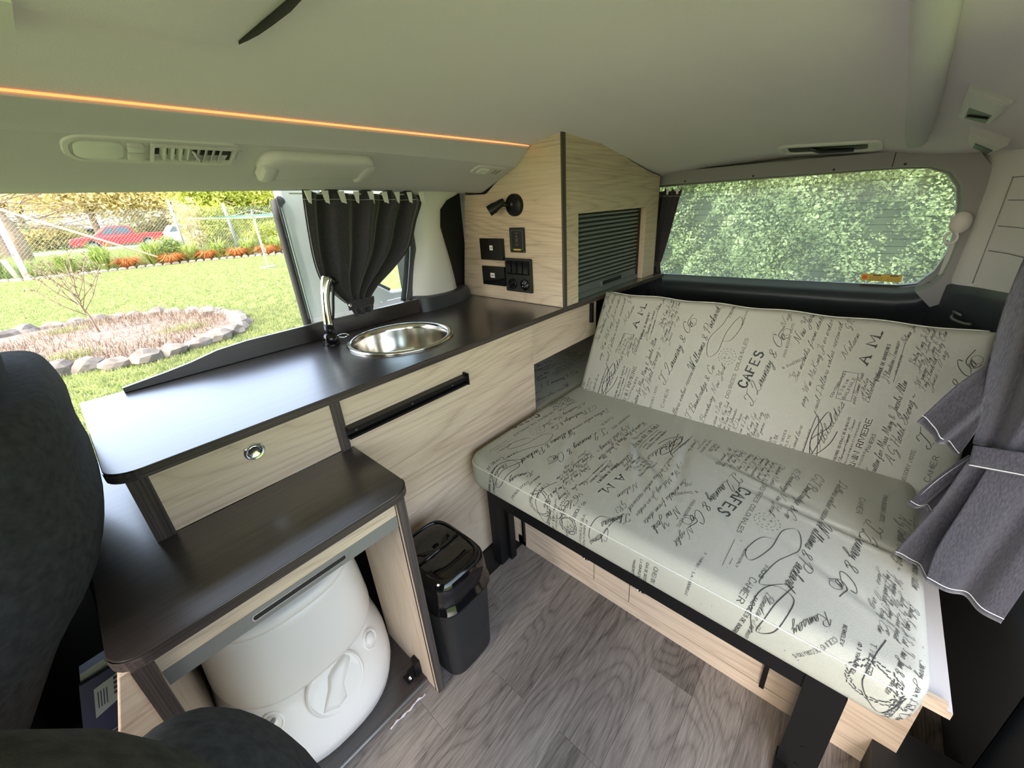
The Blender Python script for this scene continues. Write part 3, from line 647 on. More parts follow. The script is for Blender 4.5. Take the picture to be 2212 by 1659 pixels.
# portable toilet
to = thing('portable_toilet', 'white portable toilet inside the open low cabinet', 'toilet', (.09, .87, 0))
TX, TY = .092, .885
lo = [(.006, .158, .205), (.02, .170, .222), (.06, .178, .232), (.105, .178, .228), (.14, .172, .214), (.175, .160, .192), (.205, .150, .176), (.215, .10, .14)]
loft('waste_tank', [sell(TX, TY, z, rx, ry, 2.5, 56, ryb=.20) for z, rx, ry in lo], 'white', to)
uo = [(.204, .150, .176), (.208, .160, .188), (.225, .165, .194), (.30, .160, .190), (.37, .152, .183), (.385, .148, .180), (.388, .144, .176)]
loft('bowl_body', [sell(TX, TY, z, rx, ry, 2.6, 56, ryb=.20) for z, rx, ry in uo], 'white', to)
ld = [(.388, .146, .178), (.390, .150, .183), (.402, .150, .183), (.412, .143, .175), (.420, .11, .14), (.424, .05, .07)]
loft('lid', [sell(TX, TY, z, rx, ry, 2.6, 56, ryb=.19) for z, rx, ry in ld], 'white', to)
# emptying cap recessed in the shoulder
def shoulder(ang, z):
    for (z0, a0, b0), (z1, a1, b1) in zip(lo, lo[1:]):
        if z <= z1: t = (z - z0) / (z1 - z0); rx = a0 + (a1 - a0) * t; ry = b0 + (b1 - b0) * t; break
    c, s = math.cos(ang), math.sin(ang); f = lambda v: math.copysign(abs(v) ** (2 / 2.5), v)
    return Vector((TX + rx * f(c), TY + ry * f(s), z))
ca = -PI / 2 + .03; cc = shoulder(ca, .165); cn = Vector((.03, -.93, .38)).normalized()
cp = disc('cap_ring', cc, cn, [(.0, -.012), (.0595, -.012), (.0605, .001), (.0575, .0045), (.0545, .003), (.0535, -.004), (0, -.005)], 'white', to, n=44)
u_ = cn.orthogonal().normalized(); tz = (Vector((0, 0, 1)) - cn * cn.z).normalized(); tx = tz.cross(cn)
def cl(pts, d): return [tuple(cc + tx * a + tz * b + cn * d) for a, b in pts]
gp = [(a_ * 1.2, b_ * 1.2) for a_, b_ in [(-.036, -.026), (-.012, -.040), (.006, -.034), (.010, -.008), (.036, .022), (.030, .034), (.004, .026), (-.006, .020), (-.014, .002)]]
loft('cap_grip', [cl(gp, -.006), cl([(a * .94, b * .94) for a, b in gp], .006), cl([(a * .7, b * .7) for a, b in gp], .010)], 'white', to, autos=1.2)
for a_, z_, dx in ((-PI / 2 - .62, .165, 0), (-PI / 2 + .62, .165, 1)):
    c_ = shoulder(a_, z_); n_ = Vector((math.cos(a_) * .9, math.sin(a_), .45)).normalized()
    r_ = disc('button_ring', c_, n_, [(0, -.004), (.0225, -.004), (.0225, .001), (.0195, .003), (.0180, .001), (.0178, -.002), (0, -.002)], 'white', to, n=24)
    disc('button', c_ + Vector((0, 0, .003)), n_, [(0, -.003), (.012, -.003), (.012, .004), (.008, .007), (0, .008)], 'white', r_, n=20)
    if dx: disc('level_mark', c_ + n_ * .003 + Vector((-.014, -.004, -.006)), n_, [(0, 0), (.006, 0), (.006, .002), (0, .002)], 'orange', r_, n=12)
    else: disc('level_mark', c_ + Vector((.003, -.003, .010)), n_, [(0, 0), (.005, 0), (.004, .008), (0, .008)], 'alu', r_, n=12)

# swing-top bin
bn = thing('rubbish_bin', 'black plastic bin with glossy swing lid on the floor beside the cabinet', 'bin', (.385, .660, 0))
BX, BY = .385, .655
loft('bucket', [sell(BX, BY, z, rx, ry, 4.5, 56) for z, rx, ry in ((.002, .066, .085), (.006, .071, .090), (.12, .074, .096), (.235, .077, .101), (.240, .079, .103), (.243, .074, .098))], 'blackm', bn, autos=.9)
loft('lid_skirt', [sell(BX, BY, z, rx, ry, 4.2, 56) for z, rx, ry in ((.236, .0835, .1075), (.240, .085, .109), (.246, .0845, .1085), (.250, .080, .104), (.300, .079, .103), (.322, .076, .100), (.332, .070, .094), (.335, .065, .089), (.333, .062, .086), (.330, .061, .085))], 'gloss', bn, autos=1.1)
fl_ = []
for s, zt in ((1, 0),):
    V = []; F = []
    lp_ = sell(0, 0, 0, .0605, .0845, 4.2, 56)
    for rr in (1.0, .93, .6, .3, .02):
        for a, b, _ in lp_: V.append((BX + a * rr, BY + b * rr, .331 + (.0 if rr == 1 else .003) - .014 * (1 - min(1, abs(b * rr) / .05)) * 0 + (-.0075 * max(0, 1 - abs(b * rr) / .012) if rr < .95 else 0)))
    n = 56
    for i in range(4):
        for j in range(n): F.append((i * n + j, i * n + (j + 1) % n, (i + 1) * n + (j + 1) % n, (i + 1) * n + j))
    obj('swing_flap', V, F, 'gloss', bn, smooth=True)
tube('flap_pivot', [(BX - .058, BY, .331), (BX + .058, BY, .331)], .0035, 'gloss', bn, n=10)

# ================================================================== TALL CUPBOARD
tcb = thing('tall_cupboard', 'light oak cupboard standing on the worktop, with grey roller shutter', 'cupboard', (1.5, 1.05, ZC))
XP = 1.127
TOPY = [(1.258, 1.146), (1.150, 1.143), (1.138, 1.147), (1.06, 1.196), (.978, 1.245), (.968, 1.252), (.932, 1.266), (.918, 1.276), (.88, 1.288), (.84, 1.297), (.800, 1.301)]
poly = [(.800, ZC + .001), (1.285, ZC + .001), (1.325, ZC + .02)] + [(1.262, 1.147)] + TOPY[1:]
prism('end_panel', poly, 'x', XP, XP + .016, 'lwood_y', tcb)
tx_ = [(1.127, 1.300), (1.25, 1.294), (1.365, 1.281), (1.50, 1.258), (1.619, 1.233), (1.75, 1.206), (1.888, 1.187)]
side = [(1.145, ZC + .001), (1.222, ZC + .001), (1.222, 1.061), (1.762, 1.061), (1.762, ZC + .001), (1.888, ZC + .001)] + tx_[::-1][:-1] + [(1.145, 1.300)]
prism('shutter_surround', side, 'y', .797, .815, 'lwood', tcb)
box('corner_edge', 1.126, 1.1455, .7945, .8005, ZC + .001, 1.300, 'dedge_z', tcb, bv=.0006)
box('rear_edge', 1.888, 1.8905, .796, 1.28, ZC + .001, 1.187, 'dedge_z', tcb, bv=.0004)
V, F = tube_geo([(x, .799, z) for x, z in tx_], .0022, 5); obj('top_gap_shade', V, F, 'blackm', tcb)  # black strip put in for the shaded gap along the ceiling
V, F = tube_geo([(XP + .002, y, z) for y, z in TOPY[1:]], .0016, 5); obj('top_gap_shade', V, F, 'blackm', tcb)
box('inner_jamb', 1.764, 1.780, .8155, .862, ZC + .001, 1.06, 'lwood_z', tcb, bv=0)
box('jamb_channel', 1.742, 1.7635, .822, .862, ZC + .001, 1.06, 'blackm', tcb, bv=0)
box('cupboard_back', 1.15, 1.88, 1.26, 1.27, ZC + .001, 1.15, 'blackm', tcb, bv=0)
sh = thing('roller_shutter', 'grey ribbed roller shutter closing the tall oak cupboard', 'shutter', (1.49, .83, ZC))
zb = ZC + .052
ns = 17; dz = (1.075 - zb) / ns
for i in range(ns):
    z0 = zb + i * dz; pr_ = [(.835, z0 + .0012), (.829, z0 + .0014), (.8245, z0 + .004), (.8225, z0 + dz * .45), (.8235, z0 + dz * .75), (.829, z0 + dz - .002), (.835, z0 + dz - .0012)]
    loft('slat', [[(x, y, z) for y, z in pr_] for x in (1.200, 1.745)], 'shutter', sh, autos=1.2)
box('shutter_backing', 1.20, 1.76, .836, .84, ZC + .002, 1.075, 'blackm', sh, bv=0)
bar = loft('bottom_bar', [[(x, y, z) for y, z in ((.838, ZC + .001), (.820, ZC + .001), (.819, ZC + .02), (.824, ZC + .022), (.824, ZC + .049), (.828, ZC + .051), (.838, ZC + .051))] for x in (1.200, 1.762)], 'shutter', sh, smooth=False)
box('pull_slot', 1.432, 1.602, .8225, .8245, ZC + .022, ZC + .043, 'blackm', bar, bv=0)
prism('pull_frame', rrect(1.424, 1.612, ZC + .016, ZC + .047, .008, 4), 'y', .816, .8245, 'shutter', bar, bv=.001, hole=rrect(1.432, 1.604, ZC + .026, ZC + .042, .006, 4))

def on_panel(name, y0, y1, z0, z1, d, m, parent, r=.003, bv=.001, d0=0, **k):
    return prism(name, rrect(min(y0, y1), max(y0, y1), z0, z1, r, 4), 'x', XP - d, XP - d0, m, parent, bv=bv, **k)
# reading lamp
rl = thing('reading_lamp', 'small black swivel reading lamp fixed high on the oak panel', 'lamp', (XP, 1.003, 1.1))
disc('mount', (XP, 1.000, 1.100), (-1, 0, 0), [(0, 0), (.0375, 0), (.0375, .010), (.035, .014), (.012, .019), (0, .019)], 'black', rl, n=40)
disc('button', (XP - .018, 1.0, 1.103), (-1, 0, 0), [(0, 0), (.005, 0), (.005, .003), (0, .003)], 'screw', rl, n=16)
tube('swivel', [(XP - .012, 1.015, 1.100), (XP - .036, 1.040, 1.108)], .008, 'black', rl, n=14)
a = Vector((XP - .030, 1.038, 1.110)); dv = Vector((-.55, .55, -.42)).normalized()
disc('spot_head', a - dv * .012, dv, [(0, 0), (.011, .001), (.0135, .012), (.0150, .030), (.0185, .045), (.0185, .066), (.0165, .0665), (.0155, .060), (0, .060)], 'black', rl, n=28)
disc('lens', a - dv * .012, dv, [(0, .060), (.0145, .060), (.0135, .064), (0, .065)], 'chrome', rl, n=20)
STR = {}
# socket boxes with white stickers
def sock(label, z0, z1, st):
    t = thing('socket_cover', label, 'socket', (XP, 1.125, z0))
    on_panel('plate', 1.066, 1.190, z0, z1, .011, 'gloss', t)
    lb = box('sticker', XP - .0118, XP - .0110, 1.120, 1.120 + st, z1 - .044, z1 - .026, 'label', t, bv=0)
    boxes('sticker_text', [(XP - .0122, XP - .0118, 1.1235 + i * .0042, 1.1262 + i * .0042, z1 - .0375, z1 - .0325) for i in range(2 if st < .018 else 4)], 'ink', lb)
    for dy in (.030, .044): box('outlet_slot', XP - .0114, XP - .0108, 1.066 + dy, 1.070 + dy, z0 + .024, z0 + .040, 'blackm', t, bv=0)
sock('upper glossy black socket cover with a square white sticker on the oak panel', .906, .987, .016)
sock('lower glossy black socket cover with a wide white sticker on the oak panel', .808, .882, .023)
gu = thing('battery_switch', 'black upright rectangular display with thin outline and yellow tab below reading lamp', 'display', (XP, .997, .94))
on_panel('plate', .9615, 1.033, .938, 1.025, .006, 'blackm', gu)
on_panel('outline', .969, 1.026, .948, 1.016, .0066, 'screw', gu, r=.006, bv=0, hole=rrect(.9702, 1.0248, .9492, 1.0148, .006, 4), d0=.0055)
box('tab', XP - .007, XP - .006, .980, 1.014, .9455, .951, 'yellow', gu, bv=0)
boxes('symbol', [(XP - .0068, XP - .006, .9935, .9945, .972, .992), (XP - .0068, XP - .006, 1.0015, 1.0025, .972, .992), (XP - .0068, XP - .006, .9935, 1.0025, .972, .973), (XP - .0068, XP - .006, .9955, 1.0005, .992, .999), (XP - .0068, XP - .006, .9965, .9995, .977, .986), (XP - .0068, XP - .006, .990, 1.006, .964, .966), (XP - .0068, XP - .006, .990, 1.006, 1.005, 1.007)], 'screw', gu)
for y in (.965, 1.0295):
    for z in (.942, 1.021): disc('screw', (XP - .006, y, z), (-1, 0, 0), [(0, 0), (.0018, 0), (.0018, .0008), (0, .001)], 'screw', gu, n=8)
sw = thing('switch_panel', 'black panel of four rocker switches over a round socket and gauge', 'switch', (XP, .998, .85))
on_panel('plate', .933, 1.064, .792, .917, .008, 'blackm', sw, r=.004, bv=.0015)
for i in range(4):
    y0 = .9435 + i * .0275; sg = 1
    loft('rocker', [[(XP - .008, y0, z), (XP - .008 - d, y0 + .001, z), (XP - .008 - d, y0 + .0235, z), (XP - .008, y0 + .0245, z)] for z, d in ((.858, .004), (.864, .0095), (.885, .006), (.902, .010), (.908, .003))], 'black', sw, autos=.8)
for y, nm, mm in ((1.028, 'power_socket', 'black'), (.967, 'gauge', 'gloss')):
    dd = disc(nm, (XP - .008, y, .822), (-1, 0, 0), [(0, 0), (.0205, 0), (.0205, .004), (.018, .006), (.0165, .003), (0, .002 if nm == 'power_socket' else .006)], mm, sw, n=28)
tube('socket_flap', [(XP - .013, 1.040, .812), (XP - .016, 1.028, .822), (XP - .013, 1.014, .834)], .003, 'black', sw, n=8)
for dy, dz_ in ((-.006, .005), (.005, .006), (-.004, -.006), (.006, -.005)): disc('gauge_light', (XP - .0142, .967 + dy, .822 + dz_), (-1, 0, 0), [(0, 0), (.0016, 0), (.0016, .0006), (0, .0006)], 'label', sw, n=8)

# ================================================================== BENCH
bf = thing('bench_frame', 'black steel frame with flat legs carrying the printed bench seat', 'frame', (.65, .3, 0))
box('front_rail', .640, .672, -.115, .752, .252, .306, 'steel', bf, bv=.003)
box('side_rail', .672, 1.15, .715, .745, .262, .300, 'steel', bf, bv=.002)
box('leg', .640, .672, .716, .752, 0, .252, 'steel', bf, bv=.002)
box('leg_brace', .676, .700, .704, .722, 0, .255, 'steel', bf, bv=.002)
box('leg', .636, .650, -.128, -.070, .0, .300, 'steel', bf, bv=.002)
box('leg_plate', .640, .70, -.131, -.126, .0, .285, 'steel', bf, bv=.001)
box('foot', .615, .66, -.09, -.068, 0, .018, 'steel', bf, bv=.002)
for p_ in ((.6355, -.10, .10), (.6355, -.10, .04)): disc('bolt', p_, (-1, 0, 0), [(0, 0), (.0032, 0), (.0032, .0008), (0, .001)], 'steel', bf, n=12)
bb = thing('bed_base', 'low light oak storage base under the bench with two doors', 'cabinet', (.76, .27, 0))
box('plinth', .747, .762, -.240, .735, .0, .040, 'lwood_y', bb)
box('door', .747, .762, .4335, .700, .042, .250, 'lwood_y', bb)
box('centre_panel', .747, .762, .3195, .4305, .042, .250, 'lwood_y', bb)
box('door', .747, .762, -.012, .3165, .042, .250, 'lwood_y', bb)
box('end_stile', .747, .762, -.240, -.014, .042, .250, 'lwood_y', bb)
box('end_stile', .747, .762, .702, .800, .0, .250, 'lwood_y', bb)
box('top_board', .690, 1.90, -.20, .795, .288, .306, 'lwood_y', bb)
box('carcass_side', .762, 1.9, -.236, -.220, .0, .288, 'lwood', bb)
box('carcass', .765, .775, -.22, .80, 0, .288, 'blackm', bb, bv=0)
box('door_handle', .738, .747, .700, .709, .030, .140, 'black', bb, bv=.001)
box('door_handle', .737, .747, -.022, -.012, .045, .150, 'black', bb, bv=.001)
for y in (.461, .285): disc('latch', (.747, y, .124), (-1, 0, 0), [(0, 0), (.016, 0), (.0165, .003), (.012, .005), (.008, .002), (0, .003)], 'chrome', bb, n=28)
eb = thing('end_board', 'white laminated bed board with oak edge beside the printed seat end', 'board', (.95, -.22, .30))
box('board', .690, 1.30, -.252, -.190, .3065, .3215, 'laminate', eb)
box('edge_band', .6885, .690, -.252, -.190, .3065, .3215, 'lwood_y', eb, bv=0)
box('lip', .690, .699, -.245, -.19, .3215, .332, 'lwood_y', eb)

# --- cushions
def wrn(x, y):
    """soft dents and creases of the seat top"""
    z = .004 * np.exp(-((x - .9) ** 2 / .05 + (y - .3) ** 2 / .2))
    for cx, cy, a, l, w, d in ((.93, .40, .5, .16, .012, .006), (.88, .34, .9, .12, .010, .005), (.97, .28, .2, .13, .011, .005), (.90, -.06, 1.45, .16, .006, .005), (.80, .12, .7, .12, .014, .003), (.74, -.10, 1.1, .1, .01, .003), (.98, .10, 1.3, .10, .010, .004), (.80, .55, .4, .12, .014, .003)):
        u = (x - cx) * math.cos(a) + (y - cy) * math.sin(a); v = -(x - cx) * math.sin(a) + (y - cy) * math.cos(a)
        d = d * 1.3; z = z - d * np.exp(-(u / l) ** 2 - (v / w) ** 2) + d * .6 * np.exp(-(u / l) ** 2 - ((v - w * 1.8) / w) ** 2)
    return z
class Seat:
    def __init__(s, x0, x1, y0, y1, z0, z1, r, Rc, wr=True):
        s.__dict__.update(locals()); s.h1 = z1 - z0 - 2 * r; s.q = r * PI / 2
        s.tt = s.q + s.h1 + s.q; s.T = s.tt + (x1 - x0 - 2 * r) + s.q + s.h1
    def P(s, y, t, off=0.):
        y = np.asarray(y, float); t = np.asarray(t, float)
        r = s.r
        x = np.empty(np.broadcast(y, t).shape); z = x.copy(); nx = x.copy(); nz = x.copy(); t = t + x * 0; y = y + x * 0
        t = np.broadcast_to(t, x.shape); y = np.broadcast_to(y, x.shape)
        a = t / r; m = t < s.q; x[m] = s.x0 + r - r * np.sin(a[m]); z[m] = s.z0 + r - r * np.cos(a[m]); nx[m] = -np.sin(a[m]); nz[m] = -np.cos(a[m])
        m = (t >= s.q) & (t < s.q + s.h1); x[m] = s.x0; z[m] = s.z0 + r + (t[m] - s.q); nx[m] = -1; nz[m] = 0
        m = (t >= s.q + s.h1) & (t < s.tt); a = (t - s.q - s.h1) / r; x[m] = s.x0 + r - r * np.cos(a[m]); z[m] = s.z1 - r + r * np.sin(a[m]); nx[m] = -np.cos(a[m]); nz[m] = np.sin(a[m])
        te = s.tt + s.x1 - s.x0 - 2 * r
        m = (t >= s.tt) & (t < te); x[m] = s.x0 + r + t[m] - s.tt; z[m] = s.z1; nx[m] = 0; nz[m] = 1
        m = (t >= te) & (t < te + s.q); a = (t - te) / r; x[m] = s.x1 - r + r * np.sin(a[m]); z[m] = s.z1 - r + r * np.cos(a[m]); nx[m] = np.sin(a[m]); nz[m] = np.cos(a[m])
        m = t >= te + s.q; x[m] = s.x1; z[m] = s.z1 - r - (t[m] - te - s.q); nx[m] = 1; nz[m] = 0
        # rounded plan corners
        d = np.minimum(y - s.y0, s.y1 - y); dd = np.clip(s.Rc - d, 0, s.Rc); xo = s.Rc - np.sqrt(np.maximum(s.Rc ** 2 - dd ** 2, 0))
        wgt = np.clip((s.x0 + .12 - x) / .12, 0, 1); x = x + xo * wgt
        # rounded long edges
        d2 = np.clip(s.r - d, 0, s.r); dr = s.r - np.sqrt(np.maximum(s.r ** 2 - d2 ** 2, 0)); zm = (s.z0 + s.z1) / 2; kk = 1 - dr / ((s.z1 - s.z0) / 2)
        z = zm + (z - zm) * kk
        if s.wr: z = z + wrn(x, y) * np.clip(nz, 0, 1) * np.clip(d / .05, 0, 1)
        # slight front puff
        z = z; x = x - .004 * np.sin(np.clip((t) / s.tt, 0, 1) * PI) * (nx < 0) + nx * off; z = z + nz * off
        return np.stack([x, y, z], -1)
    def mesh(s, name, m, parent):
        ys = np.concatenate([s.y0 + s.r * (1 - np.cos(np.linspace(0, PI / 2, 7)))[:-1], np.linspace(s.y0 + s.r, s.y1 - s.r, 90), s.y1 - s.r * (1 - np.cos(np.linspace(0, PI / 2, 7)))[::-1][1:]])
        ts = np.concatenate([np.linspace(0, s.tt, 26)[:-1], np.linspace(s.tt, s.T - s.h1 - s.q, 70)[:-1], np.linspace(s.T - s.h1 - s.q, s.T, 10)])
        Y, T = np.meshgrid(ys, ts, indexing='ij'); Pn = s.P(Y, T)
        n, k = Pn.shape[:2]; V = Pn.reshape(-1, 3); I = np.arange(n * k).reshape(n, k)
        F = np.stack([I[:-1, :-1], I[1:, :-1], I[1:, 1:], I[:-1, 1:]], -1).reshape(-1, 4).tolist()
        F.append(I[0, :].tolist()); F.append(I[-1, ::-1].tolist()); F.append(I[:, 0].tolist()[::-1] + I[:, -1].tolist())
        F[-1] = I[:, 0].tolist() + I[::-1, -1].tolist()
        return obj(name, V, F, m, parent, smooth=True)
PB = np.array([1.163, 0, .398]); EB = np.array([.2, 0, .374]) / math.hypot(.2, .374); NB = np.array([-EB[2], 0, EB[0]])
class Back:
    s0, s1, h0, h1, th, r = -.768, .262, 0., .424, .085, .022
    def P(s, S, H, off=0.):
        S = np.asarray(S, float); H = np.asarray(H, float)
        d = np.minimum(np.minimum(S - s.s0, s.s1 - S), np.minimum(H - s.h0, s.h1 - H)); dd = np.clip(s.r - d, 0, s.r)
        dep = s.r - np.sqrt(np.maximum(s.r ** 2 - dd ** 2, 0))
        puff = .006 * np.clip(d / .15, 0, 1) ** .5
        return PB + EB * H[..., None] + NB * (puff - dep + off)[..., None] + np.array([0, -1, 0]) * S[..., None]
BK = Back()
ST_ = Seat(.603, 1.30, -.205, .792, .3225, .427, .028, .055)
INF = Seat(.966, 1.90, .800, 1.14, .315, .412, .02, .02, wr=False)

# --- lettering : stroke alphabets
CUR = dict(a="0,1 6,9 3,10 1,6 2,1 5,2 7,9 7,2 9,1", b="0,1 4,12 5,19 3,18 2,8 3,1 6,1 7,5 5,8 9,8", c="0,1 5,9 6,8 4,10 1,6 3,0 7,2", d="0,1 6,9 3,10 1,5 2,0 5,2 8,18 7,4 8,0 10,2",
 e="0,1 5,6 4,10 2,8 2,2 4,0 7,2", f="0,1 4,12 6,19 4,18 3,6 2,-8 1,-7 4,0 8,2", g="0,1 6,9 3,10 1,5 3,1 6,3 7,9 5,-6 2,-9 2,-5 9,1", h="0,1 4,14 5,19 3,17 2,0 4,7 6,9 6,1 8,1",
 i="0,1 3,9 3,1 5,1|3,13 3.4,13.6", j="0,1 3,9 3,-6 1,-8 1,-4 5,1", k="0,1 4,14 5,19 3,17 2,0 4,7 6,9 5,5 3,5 6,0 8,1", l="0,1 4,12 5,19 3,17 2,3 4,0 6,1", m="0,1 2,9 2,0 4,8 5,9 5,0 7,8 9,9 9,1 11,1",
 n="0,1 2,9 2,0 4,8 6,9 6,1 8,1", o="0,1 4,9 1,6 2,0 5,1 6,7 4,9 8,8", p="0,1 3,9 1,-8 3,7 5,9 6,5 4,1 3,2 8,1", q="0,1 6,9 3,10 1,5 3,1 6,3 7,9 6,-8 8,-4 9,1", r="0,1 3,9 3,8 6,9 5,2 7,1",
 s="0,1 4,9 5,5 4,0 1,1 6,1 7,2", t="0,1 4,15 3,4 4,0 6,1|2,11 6,11.5", u="0,1 2,9 2,2 4,0 6,9 6,2 8,1", v="0,1 2,9 3,0 6,8 8,8", w="0,1 2,9 2,1 4,1 5,8 5,1 8,3 8,9 10,8", x="0,1 3,9 5,1 7,1|6,9 1,0",
 y="0,1 2,9 3,2 6,9 4,-7 1,-8 3,-2 8,2", z="0,1 3,9 5,8 1,0 5,0 3,-7 7,1",
 T="0,14 1,19 6,17 12,20|7,18 6,4 3,0 0,3 2,6|6,0 10,0", L="2,12 5,19 8,17 5,8 2,1 0,2 3,3 9,0 12,4", C="10,14 8,19 3,15 1,6 4,0 9,3 12,8", W="-1,12 1,19 3,17 4,2 9,18 9,1 14,19 17,18", P="4,18 2,0|-1,12 4,19 11,17 10,10 4,9",
 B="4,18 2,0|-1,12 4,19 10,17 9,11 4,10 10,9 11,2 5,0 2,3", N="-1,2 3,4 4,18 9,1 12,19 15,18", Y="-1,15 3,19 5,9 11,19 8,2 4,-6 1,-3 6,2", S="0,3 4,6 10,17 7,19 4,14 9,7 6,0 1,1", D="4,18 3,1 0,2 5,3 11,3 13,12 8,19 1,15",
 M="0,1 2,3 4,18 6,2 11,18 11,1 14,1", K="4,18 2,0|11,18 4,9 10,1 13,2", J="3,15 9,19 7,3 4,-6 0,-3 8,3", A="0,1 3,3 9,19 9,1 11,2|3,8 11,8", G="9,15 6,19 1,11 3,4 8,8 8,-4 3,-7 11,4", H="1,16 4,18 2,0|10,18 8,0 11,2|2,9 9,10",
 F="0,14 3,19 11,18|6,18 4,1 0,2|3,10 8,10", R="4,18 2,0|-1,12 4,19 10,17 9,11 4,10 11,0 13,2", I="0,4 5,18 4,2 1,1", V="0,15 2,19 4,0 10,19", E="9,16 5,19 3,14 6,10 2,6 4,0 10,3", O="6,19 1,12 3,0 10,6 6,19 12,17")
CUR.update({'&': "8,4 6,0 2,2 7,14 4,17 2,12 8,3 10,6", '.': "0,0 .6,.6", ',': "1,1 0,-2", '-': "0,5 4,5", '~': "0,4 2,7 5,3 8,6", "'": "1,19 1,16", '1': "1,0 3,18", '2': "0,14 4,18 5,12 0,0 6,1", '3': "0,16 4,18 4,11 2,10 6,5 3,0 0,2", '4': "5,0 6,18 0,6 8,6", '5': "6,18 2,18 1,10 6,7 4,0 0,1", '6': "5,18 1,8 3,0 6,5 1,6", '7': "0,18 6,18 2,0", '8': "3,10 6,15 3,18 1,14 6,5 3,0 1,5 3,10", '9': "6,14 2,12 3,18 6,15 4,0", '0': "3,18 0,9 3,0 6,9 3,18"})
CAP = dict(A="0,0 3,10 6,0|1.2,4 4.8,4", B="0,0 0,10 4,10 5.2,7.5 4,5.3 0,5.3|4,5.3 5.8,2.7 4,0 0,0", C="6,8 4.5,10 1.5,10 0,7 0,3 1.5,0 4.5,0 6,2", D="0,0 0,10 3.5,10 6,7 6,3 3.5,0 0,0", E="6,10 0,10 0,0 6,0|0,5 4.5,5", F="6,10 0,10 0,0|0,5 4.5,5",
 G="6,8 4.5,10 1.5,10 0,7 0,3 1.5,0 4.5,0 6,2 6,5 3.5,5", H="0,0 0,10|6,0 6,10|0,5 6,5", I="0,0 0,10", J="4,10 4,2 2.5,0 .5,1", K="0,0 0,10|6,10 0,4.5|2,6 6,0", L="0,10 0,0 5.5,0", M="0,0 0,10 3.5,3 7,10 7,0", N="0,0 0,10 6,0 6,10",
 O="3,10 1,9 0,7 0,3 1,1 3,0 5,1 6,3 6,7 5,9 3,10", P="0,0 0,10 4,10 5.5,7.5 4,5 0,5", Q="3,10 0,7 0,3 3,0 6,3 6,7 3,10|4,3 6.5,-1", R="0,0 0,10 4,10 5.5,7.5 4,5 0,5|3,5 6,0", S="5.6,8.5 4,10 1.5,10 .3,7.6 1.5,5.6 4.5,4.6 5.8,2.4 4,0 1.5,0 0,1.7",
 T="0,10 6,10|3,10 3,0", U="0,10 0,3 1.5,0 4.5,0 6,3 6,10", V="0,10 3,0 6,10", W="0,10 2,0 4,8 6,0 8,10", X="0,0 6,10|0,10 6,0", Y="0,10 3,5 6,10|3,5 3,0", Z="0,10 6,10 0,0 6,0")
CAP.update({'.': "0,0 .5,.6", '-': "0,4.5 3,4.5", '1': "1,8 2.5,10 2.5,0", '7': "0,10 5,10 2,0", '8': "3,5.4 5.3,7.7 3,10 .7,7.7 3,5.4 5.8,2.7 3,0 .2,2.7 3,5.4", '5': "5,10 .8,10 .5,5.5 4,6 5.4,3 3,0 0,1", '6': "5,10 1,6 .5,2.5 3,0 5.5,2.5 3,5.5 1,4", '0': "3,10 0,7 0,3 3,0 6,3 6,7 3,10", '3': "0,10 5,10 2.5,6 5.4,3.4 3,0 0,1", '4': "4,0 4,10 0,3 6,3", '&': "6,0 1,8 3,10 4.5,8 .3,3 2.5,0 6,4", ',': "1,1 0,-2", "'": "0,10 0,8"})
def parse(d): return {k: [[tuple(map(float, p.split(','))) for p in s.split()] for s in v.split('|')] for k, v in d.items()}
CUR = parse(CUR); CAP = parse(CAP)
def text_strokes(txt, style):
    """strokes in units where x-height / cap height = 1; returns list of (pts, weight), width"""
    out = []; x = 0.
    if style == 'script':
        for ch in txt:
            if ch == ' ': x += .55; continue
            g = CUR.get(ch) or CUR.get(ch.lower());
            if not g: x += .5; continue
            big = 1.28 if ch.isupper() else 1.
            for st_ in g:
                if big > 1: st_ = [(a * big, b * big - (.6 if b > 3 else 0)) for a, b in st_]
                P = catmull([(a / 10, b / 10, 0) for a, b in st_], 3) if len(st_) > 2 else [Vector((a / 10, b / 10, 0)) for a, b in st_]
                out.append([(p.x + x + p.y * .42, p.y) for p in P])
            x += (g[0][-1][0] if ch.islower() else max(p[0] for s_ in g for p in s_) * 1.28 - .5) / 10
        return out, x
    for ch in txt.upper():
        if ch == ' ': x += .55; continue
        g = CAP.get(ch)
        if not g: x += .5; continue
        for st_ in g:
            pts_ = [(a / 10 + x, b / 10) for a, b in st_]; out.append(pts_)
            if style in ('serif', 'slab'):
                w = .10 if style == 'serif' else .14
                for e, nb in ((0, 1), (-1, -2)):
                    (ax, ay), (bx, by) = pts_[e], pts_[nb]
                    if abs(ay - by) > abs(ax - bx) * 1.2: out.append([(ax - w, ay), (ax + w, ay)])
                    elif style == 'serif' and ch in 'ETFLZ': out.append([(ax, ay - .12), (ax, ay + .06)])
        x += max(p[0] for s_ in g for p in s_) / 10 + (.22 if style != 'slab' else .3)
    return out, x
